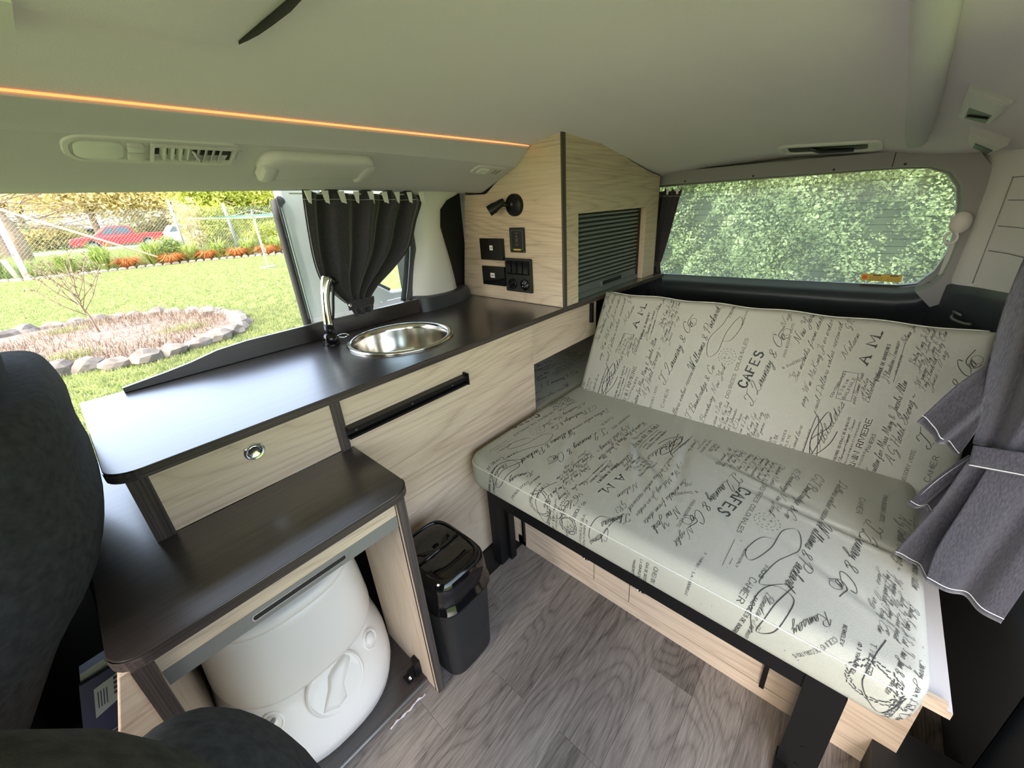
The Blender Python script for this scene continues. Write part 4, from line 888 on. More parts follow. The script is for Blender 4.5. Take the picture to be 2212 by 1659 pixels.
def ribbon(pts, w, style):
    """flat nib ribbon in 2-D -> quads (k,4,2)"""
    P = np.array(pts, float)
    if len(P) < 2: return np.zeros((0, 4, 2))
    d = np.diff(P, axis=0); L_ = np.linalg.norm(d, axis=1); ok = L_ > 1e-9
    P = np.concatenate([P[:1], P[1:][ok]]); d = np.diff(P, axis=0)
    if len(d) == 0: return np.zeros((0, 4, 2))
    L_ = np.linalg.norm(d, axis=1, keepdims=True); t = d / L_; tv = np.vstack([t[:1], (t[:-1] + t[1:]) / 2, t[-1:]]); tv /= np.linalg.norm(tv, axis=1, keepdims=True) + 1e-9
    nrm = np.stack([-tv[:, 1], tv[:, 0]], 1); v = np.abs(tv[:, 1:2])
    ww = w * (.35 + .65 * v ** 1.3) * .5 if style == 'script' else w * (.5 + .5 * v) * .5
    if style == 'flat': ww = w * .5 + v * 0
    A = P + nrm * ww; B = P - nrm * ww
    return np.stack([A[:-1], A[1:], B[1:], B[:-1]], 1)
def place(items):
    Q = []
    for it in items:
        txt, style, s0, h0, s1, h1, size = it[:7]; wt_ = it[7] if len(it) > 7 else None
        st_, wdt = text_strokes(txt, style); Ln = math.hypot(s1 - s0, h1 - h0); dx = np.array([(s1 - s0) / Ln, (h1 - h0) / Ln]); up_ = np.array([-dx[1], dx[0]])
        sx = Ln / max(wdt, .1)
        w = wt_ or {'script': .155, 'sans': .14, 'serif': .17, 'slab': .26}[style]
        for pts_ in st_:
            P = np.array(pts_)
            if style == 'slab': pass
            R = ribbon(np.stack([P[:, 0] * sx, P[:, 1] * size], 1), max(w * size, .0008), 'script' if style == 'script' else 'cap')
            if len(R): Q.append(np.array([s0, h0]) + R[..., 0:1] * dx + R[..., 1:2] * up_)
    return Q
def flour(pts, w=.0012): 
    P = catmull([(a, b, 0) for a, b in pts], 7); return [ribbon([(p.x, p.y) for p in P], w * 1.4, 'script')]
def circ(c, r, w=.0010, n=26, dash=False):
    a = np.linspace(0, 2 * PI, n + 1); P = np.stack([c[0] + r * np.cos(a), c[1] + r * np.sin(a)], 1); R = ribbon(P, w, 'flat'); return [R[::2] if dash else R]
def line(s0, h0, s1, h1, w=.0009): return [ribbon([(s0, h0), (s1, h1)], w, 'flat')]
SC = 'script'
items = [
 ('Denrees Coloniales', 'serif', -.245, .128, -.234, .324, .0088), ('Cafes', 'slab', -.206, .170, -.182, .292, .024),
 ('T. Launay & Co', SC, -.176, .119, -.141, .345, .0135, .15), ('Promissory Note', 'serif', -.129, .283, -.129, .387, .006), ('& Daereri', 'serif', -.127, .247, -.078, .290, .007), ('Me', 'sans', -.104, .226, -.10, .24, .006),
 ('New York', SC, -.104, .325, -.086, .42, .0105), ('Six months from date', SC, -.087, .216, -.065, .415, .0072), ('pay Wm McKing Jr or order', SC, -.055, .154, -.042, .405, .0072),
 ('ruel Dollars value received', SC, -.024, .150, -.020, .400, .0072), ('Nelson', SC, .006, .300, .022, .375, .008), ('G. R. 7', SC, -.002, .385, .004, .42, .007),
 ('Contribution', 'sans', .000, .196, .016, .272, .0055, .25), ('57818', 'sans', .016, .205, .026, .255, .006, .22), ('Balinale', 'sans', .027, .198, .038, .262, .0065, .22),
 ('petit Homme Made', SC, .049, .190, .051, .275, .0050), ("d'Italia", SC, .061, .215, .063, .262, .0050), ('- Bibliothique', SC, .075, .190, .079, .280, .0068),
 ('A M.', 'slab', .052, .300, .066, .398, .021, .24), ('Fabrique de Broderies', 'sans', .082, .262, .086, .362, .0062, .28), ('J. Blondeau Tournier', SC, .100, .261, .103, .370, .0062), ('Armurerie', 'sans', .112, .285, .114, .34, .004, .3),
 ('Selma Jan', SC, .112, .365, .125, .42, .006), ('Bailey King Jr Est', SC, .139, .317, .151, .412, .0058), ('July 9 Lux and', SC, .150, .300, .161, .41, .0055), ('Wyman Aly Jay & Co', SC, .160, .264, .171, .407, .0055), ('Fay Blindred Forty Ctm', SC, .170, .255, .181, .41, .0055), ('June - 17 ag', SC, .181, .26, .19, .36, .0055),
 ('Entreprise Generale de Batiments', 'sans', .042, .024, .049, .155, .0052, .26), ('Platrerie - Ciment - Faience', SC, .054, .03, .060, .150, .0035), ('travaux publics et particuliers', 'sans', .064, .03, .071, .150, .0030, .3),
 ('Firmin Riviere', 'serif', .080, .006, .091, .164, .0112, .2), ("17 Rue d'Ascoing 17", 'sans', .090, .01, .097, .088, .0042), ('Pamiers', 'serif', .101, .078, .106, .128, .0072),
 ('Written for Miss Mary & Jacobs Allen', SC, .124, .010, .136, .272, .0082), ('A. G. Hotel Strong ~', SC, .151, .058, .158, .245, .0090), ('Promissory Note', 'serif', .178, .003, .183, .112, .0070),
 ('Cahier', 'sans', -.429, .045, -.424, .113, .010), ('T. Launay & Co', SC, -.443, .118, -.406, .345, .0135, .15), ('Dollars value received', SC, -.387, -.001, -.362, .205, .0085),
 ('Williams & Packard', SC, -.364, .185, -.336, .405, .0118), ('C. T. Bainbridge & Co', SC, -.340, .0, -.304, .215, .0100), ('45 Broadway New York.', SC, -.297, .003, -.274, .222, .0080),
 ('Thirteen 9 Lots', SC, -.262, .01, -.258, .11, .006), ('Bail for Ctm New Vork', SC, -.246, .006, -.238, .115, .0052), ('Jackson Nova Clark', SC, -.234, .004, -.226, .10, .0052), ('Payment & Gloucester', SC, -.222, .0, -.212, .10, .0052), ('Chas R Davis', SC, -.205, .0, -.196, .09, .0055), ('Maturin & Day', SC, -.19, .0, -.18, .09, .0055), ('Bailey King Est', SC, -.17, -.0, -.16, .10, .0058), ('Fay Blindred Forty', SC, -.155, .0, -.145, .11, .0055), ('yy Wyman Aly', SC, -.140, .01, -.13, .11, .0055), 
 ('Abbildes', SC, .006, .045, .030, .185, .0105), ('Complete', 'sans', -.070, .005, -.066, .07, .005, .25), ('cas de deces', 'sans', -.082, .0, -.078, .08, .005, .28), ('Chenix', 'serif', -.098, .01, -.094, .06, .008), ('Vieux', 'sans', -.110, .015, -.107, .05, .005, .3), ('Sanctification Banque', 'sans', -.03, .005, -.026, .10, .0035, .3), ('Grand livre', SC, -.05, .02, -.045, .10, .006),
 ('Night', SC, -.150, .36, -.140, .43, .008), ('Nos', 'sans', -.30, .38, -.296, .42, .006, .3), ('quarterly', 'sans', -.26, .36, -.256, .42, .004, .3)]
# the lower band of the repeat, seen on the seat front
items2 = [('Madeleine', 'serif', -.10, .555, -.02, .562, .008), ('Phenix', 'sans', .15, .50, .155, .56, .009), ('Ceiling Decorations', 'sans', -.415, .462, -.37, .53, .0065), ('T. Miller', 'serif', -.46, .44, -.458, .49, .007), ('No 3 Van Buren', 'sans', -.445, .45, -.443, .50, .0045, .3), ('Berkeley', 'sans', -.425, .43, -.423, .47, .0045, .3),
 ('Chenix', 'serif', -.125, .50, -.12, .55, .008), ('cas de deces', 'sans', -.108, .50, -.104, .56, .005, .28), ('la complete', 'sans', -.095, .50, -.091, .56, .005, .28), ('viageres', 'sans', -.08, .51, -.077, .56, .005, .28), ('60 Noble', 'serif', .075, .44, .08, .50, .008), ('37', 'serif', .082, .51, .084, .53, .008), ('Yesterday', 'sans', .055, .47, .058, .56, .005, .28), ('Fabrication', 'sans', .045, .48, .048, .56, .0045, .28), ('Billiard', SC, .09, .5, .10, .57, .006),
 ('Thomas', SC, -.03, .41, .01, .47, .010), ('Vo. Cof', 'serif', .10, .42, .12, .50, .010), ('Chenus', SC, -.01, .47, .03, .53, .009), ('Jacques de Boisrie', 'sans', -.30, .46, -.28, .56, .006, .28), ('Blondeur Tournier', SC, -.315, .44, -.30, .55, .0065), ('6.2 Martin - La Rochelle', 'sans', -.20, .42, -.19, .53, .0045, .25), ('Cahier', 'sans', -.285, .425, -.275, .485, .011), ('Ramsay', SC, -.40, .42, -.36, .48, .009), ('Barry Jan Daly Ctm', SC, .13, .43, .14, .56, .0065), ('Fair Jan & Parker', SC, .15, .42, .165, .50, .0065), ('Cleriot 6', SC, -.55, .43, -.53, .53, .008), ('letter of land system', 'sans', -.53, .45, -.52, .55, .004, .28), ('Vetter', 'serif', -.50, .5, -.495, .55, .007)]
TILE = place(items); TILE2 = place(items2)
for s0 in (0,):
    TILE += flour([(-.335, .405), (-.300, .43), (-.315, .36), (-.345, .30), (-.335, .245), (-.310, .265), (-.300, .33), (-.275, .385), (-.262, .36), (-.28, .31), (-.305, .30)], .0011)
    TILE += circ((-.279, .255), .025, .0010, 30, True) + circ((-.279, .255), .0165, .0008, 24, True) + place([('10 24', 'sans', -.283, .245, -.281, .265, .005, .2), ('O', 'sans', -.27, .25, -.27, .256, .005, .2)])
    TILE += flour([(-.030, .15), (.0, .10), (-.012, .03), (-.02, .085), (.0, .155), (.012, .12), (-.02, .07), (-.005, .035), (.02, .07), (.03, .11)], .0014) + flour([(-.03, .02), (-.02, .14), (.004, .02)], .0012)
    TILE += line(.008, .196, .008, .272) + line(.040, .196, .040, .272) + line(.008, .196, .040, .196) + line(.008, .272, .040, .272)
    TILE += circ((-.142, .357), .010, .0009, 18) + circ((-.408, .352), .010, .0009, 18) + flour([(-.150, .375), (-.160, .345), (-.146, .335), (-.130, .345)], .0012) + flour([(-.415, .375), (-.425, .345), (-.411, .33), (-.396, .345)], .0012)
    TILE += line(.053, .06, .054, .11) + line(.110, .265, .112, .37) + line(-.249, .34, -.246, .42, .0008) + line(-.238, .35, -.236, .43, .0008)
    # wreath and rules of the lower band
    rg = random.Random(5)
    for c, r in (((.09, .515), .022), ((-.47, .50), .030)):
        for i in range(34):
            a = i * 2 * PI / 34; 
            for dr in (-.003, .003):
                q0 = (c[0] + (r + dr) * math.cos(a), c[1] + (r + dr) * math.sin(a)); a2 = a + rg.uniform(.8, 2.2); TILE2 += line(q0[0], q0[1], q0[0] + .005 * math.cos(a2), q0[1] + .005 * math.sin(a2), .0016)
    TILE2 += line(-.245, .37 + .06, -.24, .52) + line(-.23, .42, -.222, .53) + line(-.405, .46, -.36, .53) + line(-.425, .465, -.38, .535)
    TILE2 += flour([(-.35, .40), (-.33, .46), (-.315, .52), (-.34, .50), (-.355, .43), (-.32, .42), (-.30, .47), (-.31, .53)], .0013) + flour([(-.02, .42), (.0, .50), (.03, .52), (.02, .46), (-.03, .45)], .0013)
    TILE2 += flour([(.17, .42), (.19, .50), (.16, .55), (.14, .50)], .0012)
def quads(T_, reps, ds=.648): 
    A = [q + np.array([ds * k, 0.]) for k in reps for q in T_ if len(q)]
    return np.concatenate(A)
def printed(parent, Q, mapper, inside, name='printed_script'):
    ok = inside(Q).all(axis=1); Q = Q[ok]
    V = mapper(Q.reshape(-1, 2)); F = np.arange(len(V)).reshape(-1, 4)
    return obj(name, V, F, 'ink', parent, kind='stuff')

sc_ = thing('seat_cushion', 'cream bench seat cushion printed with handwriting on the black steel frame', 'cushion', (.95, .3, .32))
ST_.mesh('cover', 'canvas', sc_)
ys = np.linspace(-.199, .786, 90)
for tt_ in (ST_.q + ST_.h1 + .010,):
    tube('seam', [tuple(p) for p in ST_.P(ys, tt_ + ys * 0, .0005)], .0014, 'piping', sc_, n=5)
QA = quads(TILE + TILE2, (-1, 0, 1, 2))
def seat_map(Q): return ST_.P(Q[:, 0] + .33, .584 - Q[:, 1] + (.603 + .028 - .633) + (ST_.tt - .127), .0007)
def seat_in(Q):
    y = Q[..., 0] + .33; t = .584 - Q[..., 1] + (ST_.tt - .127) - .002
    return (y > -.195) & (y < .783) & (t > .012) & (t < ST_.T - .15)
# extend the repeat beyond its top for the strip near the backrest
QB = quads(TILE, (-1, 0, 1, 2)); QB2 = QB.copy(); QB2[..., 1] -= .60; QB2 = QB2[(QB2[..., 1] < -.005).all(axis=1)]
printed(sc_, np.concatenate([QA, QB2]), seat_map, seat_in)

bc = thing('backrest_cushion', 'cream backrest cushion printed with handwriting leaning at the back of the bench', 'cushion', (1.25, .25, .43))
sg = np.concatenate([BK.s0 + BK.r * (1 - np.cos(np.linspace(0, PI / 2, 7)))[:-1], np.linspace(BK.s0 + BK.r, BK.s1 - BK.r, 70), BK.s1 - BK.r * (1 - np.cos(np.linspace(0, PI / 2, 7)))[::-1][1:]])
hg_ = np.concatenate([BK.h0 + BK.r * (1 - np.cos(np.linspace(0, PI / 2, 7)))[:-1], np.linspace(BK.h0 + BK.r, BK.h1 - BK.r, 34), BK.h1 - BK.r * (1 - np.cos(np.linspace(0, PI / 2, 7)))[::-1][1:]])
Sg, Hg = np.meshgrid(sg, hg_, indexing='ij'); Pf = BK.P(Sg, Hg); n_, k_ = Pf.shape[:2]
wob = .0025 * np.sin(Sg * 31) * np.clip((Hg - .40) / .024, 0, 1); Pf = Pf + EB * wob[..., None]
Pb = Pf.copy(); dfront = ((Pf - PB) @ NB); Pb -= NB * (2 * dfront + BK.th - .0)[..., None] * 1.0
I = np.arange(n_ * k_).reshape(n_, k_); F = np.stack([I[:-1, :-1], I[1:, :-1], I[1:, 1:], I[:-1, 1:]], -1).reshape(-1, 4).tolist(); o_ = n_ * k_
F += [[a + o_ for a in f[::-1]] for f in F]
bd = I[:, 0].tolist() + I[-1, 1:].tolist() + I[-2::-1, -1].tolist() + I[0, -2:0:-1].tolist()
for a, b in zip(bd, bd[1:] + bd[:1]): F.append([b, a, a + o_, b + o_])
obj('cover', np.concatenate([Pf.reshape(-1, 3), Pb.reshape(-1, 3)]), F, 'canvas', bc, smooth=True)
ee = [tuple(PB + EB * (.4245 + .0025 * math.sin(s * 31)) + NB * -.016 + np.array([0, -s, 0])) for s in np.linspace(-.75, .25, 60)]
tube('seam', ee, .0016, 'piping', bc, n=5)
QC = np.concatenate([quads(TILE, (-1, 0, 1))])
printed(bc, QC, lambda Q: BK.P(Q[:, 0], Q[:, 1], .0007), lambda Q: (Q[..., 0] > BK.s0 + .008) & (Q[..., 0] < BK.s1 - .01) & (Q[..., 1] > .004) & (Q[..., 1] < .418))

ic = thing('infill_cushion', 'cream printed cushion lying in the recess between backrest and oak kitchen unit', 'cushion', (1.4, .97, .315))
INF.mesh('cover', 'canvas', ic)
printed(ic, QA, lambda Q: INF.P(.46 - Q[:, 0], Q[:, 1] + .12, .0007), lambda Q: (.46 - Q[..., 0] > .815) & (.46 - Q[..., 0] < 1.12) & (Q[..., 1] + .12 > .11) & (Q[..., 1] + .12 < INF.T - .14))
rc_ = thing('rear_bed_cushion', 'cream mattress cushion lying flat behind the leaning backrest', 'cushion', (1.6, .3, .31))
Seat(1.315, 1.90, -.205, .795, .3225, .412, .02, .02, wr=False).mesh('cover', 'canvas', rc_)

# ================================================================== CURTAINS
def sheet(name, rows, parent, m='curtain', nf=5, amp=.012, nu=70, sub=5, phase=0., thick=.0012, nrm=None, jag=0.):
    """rows: (left xyz, right xyz, amp factor); folds push along nrm"""
    R = []
    L_ = catmull([r[0] for r in rows], sub); Rr = catmull([r[1] for r in rows], sub)
    A = [interp(i / (len(L_) - 1) * (len(rows) - 1), [(j, r[2]) for j, r in enumerate(rows)]) for i in range(len(L_))]
    nrm = Vector(nrm); V = []; F = []
    for i, (a, b) in enumerate(zip(L_, Rr)):
        v = i / (len(L_) - 1)
        for k in range(nu + 1):
            u = k / nu; uu = u + .03 * math.sin(u * 9 + v * 1.3); f = math.sin(2 * PI * nf * uu + phase + v * .8) + .35 * math.sin(2 * PI * nf * 1.9 * uu + 1.7 + v * 2)
            p = a.lerp(b, u) + nrm * (f * amp * A[i]); 
            if jag and i == 0: p.z += jag * math.sin(2 * PI * nf * uu + phase + 1.0)
            V.append(tuple(p))
    n = nu + 1
    for i in range(len(L_) - 1):
        for k in range(nu): F.append((i * n + k, i * n + k + 1, (i + 1) * n + k + 1, (i + 1) * n + k))
    o = obj(name, V, F, m, parent, smooth=True)
    md = o.modifiers.new('thickness', 'SOLIDIFY'); md.thickness = thick; md.offset = 0
    return o, V, n
def stitch(V, n, row, parent, d, r=.0009, k0=0, k1=None, name='stitching'):
    pts_ = [Vector(v) + Vector(d) for v in V[row * n: row * n + n]][k0:k1]
    return tube(name, pts_, r, 'stitch', parent, n=4)
lc = thing('side_window_curtain', 'charcoal curtain gathered with a tie across the left side window', 'curtain', (.66, 1.22, 1.15))
NY = (0, -1, 0)
rowsL = [((.502, 1.222, 1.166), (.888, 1.222, 1.152), .8), ((.492, 1.215, 1.135), (.893, 1.215, 1.125), 1.1), ((.484, 1.215, 1.06), (.862, 1.215, 1.07), 1.1), ((.479, 1.212, .98), (.818, 1.212, .99), 1.1), ((.488, 1.21, .92), (.745, 1.21, .93), .9), ((.520, 1.21, .875), (.668, 1.21, .88), .6), ((.543, 1.208, .848), (.634, 1.208, .850), .35)]
o_, V_, n_ = sheet('curtain_cloth', rowsL, lc, nf=4.6, amp=.017, nu=150, nrm=NY, jag=.009)
stitch(V_, n_, 4, lc, (0, -.0016, 0), .0006)
tube('stitching', [Vector(V_[i * n_]) + Vector((0.004, -.002, 0)) for i in range(len(V_) // n_)], .0007, 'stitch', lc, n=4)
sheet('tie_band', [((.542, 1.198, .852), (.636, 1.200, .853), 1), ((.544, 1.195, .838), (.634, 1.197, .840), 1), ((.545, 1.198, .826), (.633, 1.200, .828), 1)], lc, nf=.5, amp=.006, nu=24, nrm=NY, thick=.004)
sheet('curtain_tail', [((.556, 1.208, .828), (.636, 1.208, .830), .6), ((.560, 1.206, .814), (.632, 1.206, .818), .9), ((.566, 1.206, .80), (.628, 1.206, .806), 1.2)], lc, nf=2.5, amp=.009, nu=40, nrm=NY)
disc('snap_button', (.550, 1.192, .842), (0, -1, 0), [(0, 0), (.006, 0), (.005, .003), (0, .004)], 'chrome', lc, n=16)
tube('curtain_wire', [(.47, 1.225, 1.160), (.90, 1.225, 1.150)], .0022, 'stitch', lc, n=6)
for i in range(9):
    x = .508 + i * .046; z = 1.158 - i * .0012
    loft('gather_loop', [[(x + dx, 1.200 - dy, z + dz_) for dx, dz_ in ((-.009 + s, .008), (.009 + s, .008), (.004 - s + .004 * (i % 3), -.026 - s), (-.003 + s, -.022))] for s, dy in ((0, 0), (.001, .003))], 'eyelet', lc, smooth=False)
# rear window curtain, mostly hidden by the cupboard
rc2 = thing('rear_window_curtain', 'dark brown curtain tied back at the left edge of rear window', 'curtain', (1.95, .80, 1.12))
NX = (-1, 0, 0)
o_, V_, n_ = sheet('curtain_cloth', [((1.955, .93, 1.135), (1.945, .715, 1.124), 1), ((1.955, .93, 1.08), (1.945, .728, 1.07), 1), ((1.955, .92, .95), (1.945, .752, .95), .9), ((1.955, .88, .86), (1.945, .772, .86), .7), ((1.955, .855, .80), (1.945, .788, .80), .5)], rc2, nf=5, amp=.010, nu=70, nrm=NX, jag=.010)
stitch(V_, n_, 3, rc2, (-.0016, 0, 0), .0008)
sheet('tie_band', [((1.94, .862, .802), (1.935, .785, .802), 1), ((1.94, .860, .782), (1.935, .786, .782), 1)], rc2, nf=.5, amp=.004, nu=16, nrm=NX, thick=.003)
sheet('curtain_tail', [((1.95, .855, .785), (1.94, .788, .785), .5), ((1.95, .86, .70), (1.94, .765, .70), 1), ((1.95, .87, .62), (1.94, .745, .62), 1.2)], rc2, nf=3, amp=.012, nu=40, nrm=NX)
for i in range(5): loft('gather_loop', [[(1.930 - dx, .73 + i * .045 + a, 1.128 + b) for a, b in ((-.006, .006), (.006, .006), (.004, -.02), (-.004, -.02))] for dx in (0, .003)], 'eyelet', rc2, smooth=False)
# near right curtain, tied
nc = thing('near_side_curtain', 'large charcoal curtain tied in a bunch at the right of the bench', 'curtain', (.83, -.2, 1.0))
PA = Vector((.85, -.19, 0)); AV = Vector((.218, .976, 0)); NV = Vector((-.976, .218, 0))
def c_(q, z, d=0.): return tuple(PA + AV * q + Vector((0, 0, z)) + NV * d)
o_, V_, n_ = sheet('curtain_cloth', [(c_(.030, 1.12, -.02), c_(-.16, 1.12, -.02), 1), (c_(.032, .97), c_(-.15, .97), 1), (c_(.026, .878), c_(-.14, .87), 1), (c_(.014, .79), c_(-.125, .78), .8), (c_(.005, .715), c_(-.10, .70), .4)], nc, nf=3.2, amp=.016, nu=90, nrm=NV, phase=.6)
# side flare above the tie
o1, V1, n1 = sheet('curtain_flare', [(c_(.022, .85, .004), c_(.006, .75, .012), .3), (c_(.046, .800, .000), c_(.010, .715, .014), .7), (c_(.073, .722, .0), c_(.014, .690, .014), 1.)], nc, nf=1.6, amp=.007, nu=40, nrm=NV, phase=2.)
stitch(V1, n1, 9, nc, tuple(NV * .0018 + Vector((0, 0, .004))), .0007)
# tails below the tie
o2, V2, n2 = sheet('curtain_tail', [(c_(.004, .69, -.006), c_(-.012, .685, -.004), .3), (c_(.028, .628, -.008), c_(.000, .620, -.004), .8), (c_(.047, .562, -.008), c_(.012, .560, -.004), 1.)], nc, nf=1., amp=.008, nu=30, nrm=NV)
stitch(V2, n2, 9, nc, tuple(NV * .0018), .0007)
tube('stitching', [Vector(V2[i * n2]) + NV * .002 + Vector((0, -.004, 0)) for i in range(len(V2) // n2)], .0007, 'stitch', nc, n=4)
o3, V3, n3 = sheet('curtain_tail', [(c_(.002, .69, .010), c_(-.045, .690, .008), .4), (c_(.012, .60, .008), c_(-.040, .60, .006), .8), (c_(.026, .52, .006), c_(-.030, .50, .004), 1.), (c_(.038, .455, .004), c_(-.022, .432, .002), 1.)], nc, nf=1., amp=.009, nu=40, nrm=NV, phase=1.2)
stitch(V3, n3, 14, nc, tuple(NV * .0018), .0008)
o4, V4, n4 = sheet('curtain_tail', [(c_(-.020, .695, .016), c_(-.10, .700, .012), .4), (c_(-.014, .61, .020), c_(-.105, .62, .014), .7), (c_(-.008, .52, .022), c_(-.106, .52, .014), 1.), (c_(-.012, .445, .020), c_(-.104, .430, .014), 1.1)], nc, nf=1.2, amp=.008, nu=50, nrm=NV, phase=.2)
stitch(V4, n4, 14, nc, tuple(NV * .0018), .0009)
o5, V5, n5 = sheet('curtain_tail', [(c_(-.095, .71, .0), c_(-.17, .72, -.01), .4), (c_(-.11, .60, .0), c_(-.19, .62, -.01), .8), (c_(-.115, .50, .0), c_(-.20, .50, -.01), 1.)], nc, nf=1.2, amp=.008, nu=40, nrm=NV, phase=.2)
o6, V6, n6 = sheet('tie_band', [(c_(.003, .724, .026), c_(-.14, .758, .030), 1), (c_(.001, .706, .030), c_(-.14, .740, .034), 1), (c_(-.001, .690, .027), c_(-.14, .722, .030), 1)], nc, nf=.45, amp=.006, nu=40, nrm=NV, thick=.004)
stitch(V6, n6, 9, nc, tuple(NV * .0028), .0008)

# ================================================================== RIGHT AND REAR FITTINGS
lv = thing('lap_belt_slot', 'dark slot for a retracting belt in the ceiling above the rear window', 'slot', (1.85, .16, 1.2))
def on_roof(P, d): return [(x, y, cz(x, y) - d) for x, y in P]
def rl_(x0, x1, y0, y1, r): return rrect(x0, x1, y0, y1, r, 5)
loft('bezel', [on_roof(rl_(1.76, 1.885, .045, .335, .03), -.002), on_roof(rl_(1.762, 1.883, .047, .333, .03), .006), on_roof(rl_(1.775, 1.87, .06, .32, .024), .007), on_roof(rl_(1.78, 1.865, .065, .315, .022), .001)], 'pillar', lv, autos=.6)
loft('recess', [on_roof(rl_(1.782, 1.863, .085, .305, .02), .0015), on_roof(rl_(1.782, 1.863, .085, .305, .02), .0022)], 'blackm', lv)
tube('belt_guide', [(1.80, .24, cz(1.8, .24) - .006), (1.84, .21, cz(1.84, .21) - .010), (1.85, .12, cz(1.85, .12) - .006)], .006, 'dtrim', lv, n=8)
# two small items on the right side of the headliner
cv = thing('ceiling_vent', 'open square ceiling vent on the upper right headliner', 'vent', (1.35, -.13, 1.24))
Mv = [(1.32, -.078), (1.406, -.156), (1.563, -.149), (1.514, -.087)]
def rq(P, d): return on_roof(P, d)
def lerp4(P, u, v):
    a = [P[0][i] + (P[1][i] - P[0][i]) * u for i in (0, 1)]; b = [P[3][i] + (P[2][i] - P[3][i]) * u for i in (0, 1)]
    return (a[0] + (b[0] - a[0]) * v, a[1] + (b[1] - a[1]) * v)
def qd(u0, u1, v0, v1): return [lerp4(Mv, u0, v0), lerp4(Mv, u1, v0), lerp4(Mv, u1, v1), lerp4(Mv, u0, v1)]
loft('frame', [on_roof(qd(0, 1, 0, 1), -.004), on_roof(qd(0, 1, 0, 1), .006), on_roof(qd(.08, .92, .06, .94), .009)], 'pillar', cv, smooth=False)
loft('flap', [on_roof(qd(.15, .85, .08, .5), .008), on_roof(qd(.15, .85, .08, .5), .012)], 'pillar', cv, smooth=False)
loft('opening', [on_roof(qd(.18, .82, .52, .92), .0085), on_roof(qd(.18, .82, .52, .92), .0105)], 'dtrim', cv, smooth=False)
tube('louvre', on_roof([lerp4(Mv, .22, .8), lerp4(Mv, .78, .66)], .012), .002, 'blackm', cv, n=5)
bg_ = thing('belt_guide', 'grey seat belt outlet below the square ceiling vent', 'belt guide', (1.75, -.2, 1.2))
Mv = [(1.585, -.118), (1.727, -.213), (1.85, -.198), (1.69, -.130)]
loft('cover', [on_roof(qd(0, 1, 0, 1), -.004), on_roof(qd(.02, .98, .02, .98), .016), on_roof(qd(.15, .85, .15, .85), .024)], 'pillar', bg_, smooth=False)
loft('opening', [on_roof(qd(.25, .8, .45, .82), .020), on_roof(qd(.25, .8, .45, .82), .0255)], 'dtrim', bg_, smooth=False)
bh = thing('belt_anchor', 'round grey belt anchor cover hanging on the right rear pillar', 'belt guide', (1.87, -.2, .96))
nb_ = Vector((-.9, .42, 0)).normalized()
def pbl(c, hw, hh, d, n=28): 
    sd_ = Vector((0, 0, 1)).cross(nb_); c = Vector(c)
    return [tuple(c + sd_ * hw * math.cos(2 * PI * i / n) + Vector((0, 0, hh * math.sin(2 * PI * i / n))) + nb_ * d) for i in range(n)]
cb = (1.915, -.198, .975)
loft('cover', [pbl(cb, .022, .032, 0), pbl(cb, .023, .034, .018), pbl(cb, .019, .029, .034), pbl(cb, .008, .012, .040)], 'pillar', bh)
cb2 = (1.912, -.190, .930)
V, F = tube_geo([Vector(p) for p in pbl(cb2, .015, .018, .02, 20)], .0042, 8, closed=True); obj('belt_ring', V, F, 'label', bh, smooth=True)
hk = thing('coat_hook', 'small grey hook on the dark panel under the right rear pillar', 'hook', (1.80, -.26, .70))
tube('hook_arm', catmull([(1.845, -.243, .695), (1.815, -.240, .690), (1.78, -.262, .686), (1.76, -.275, .690)], 5), .0045, 'alu', hk, n=8)
tube('hook_bar', [(1.84, -.24, .708), (1.80, -.255, .706)], .004, 'alu', hk, n=8)
box('step_box', .62, .80, -.36, -.205, .0, .085, 'blackm', None, bv=.012, label='low dark plastic step box on the floor behind the right bench leg', cat='step')
origin_to(bpy.data.objects['step_box'], (.71, -.28, 0))

# ================================================================== FRONT SEATS, BOOKLET
fs = thing('front_seat', 'large dark grey cloth front seat back rising at the left edge', 'seat', (-.30, .85, .2))
def seat_loft(name, P, rx, cy, ry, p, m):
    P = [tuple(v) for v in catmull([(a, b, c) for a, b, c in P], 3)]
    return loft(name, [sell(xr - rx * k, cy, z, rx * k, ry * (1 - (1 - k) * .5), p, 44) for z, xr, k in P], m, fs)
seat_loft('seat_back', [(.20, -.354, .9), (.32, -.301, 1), (.42, -.249, 1), (.51, -.196, 1), (.60, -.139, 1), (.665, -.088, 1), (.74, -.059, 1), (.81, -.057, 1), (.86, -.051, 1), (.885, -.053, .96), (.905, -.057, .8), (.912, -.061, .5)], .165, .90, .285, 3.2, 'seat')
seat_loft('headrest', [(.872, -.07, .4), (.878, -.065, .75), (.892, -.085, .93), (.91, -.093, 1), (.94, -.089, 1), (.97, -.087, 1), (1.0, -.086, .95), (1.03, -.087, .85), (1.05, -.088, .5)], .175, .85, .262, 2.8, 'seat3')
soft_box('seat_base', (-.60, .86, .22), (.26, .30, .16), 'seat', fs, p=3.5)
ar = thing('padded_armrest', 'rounded dark grey padded armrest at the bottom left edge', 'armrest', (-.06, .3, .45))
soft_box('pad', (-.082, .323, .463), (.098, .174, .242), 'seat', ar, p=2.0)
a2 = thing('near_seat_shoulder', 'blurred olive cloth seat shoulder in the bottom left corner', 'seat', (-.2, .3, .5))
soft_box('shoulder', (-.290, .215, .665), (.262, .178, .285), 'seat2', a2, p=2.45)
fm = thing('door_pocket', 'black door well beside the front seat holding booklets', 'door pocket', (-.3, 1.0, 0))
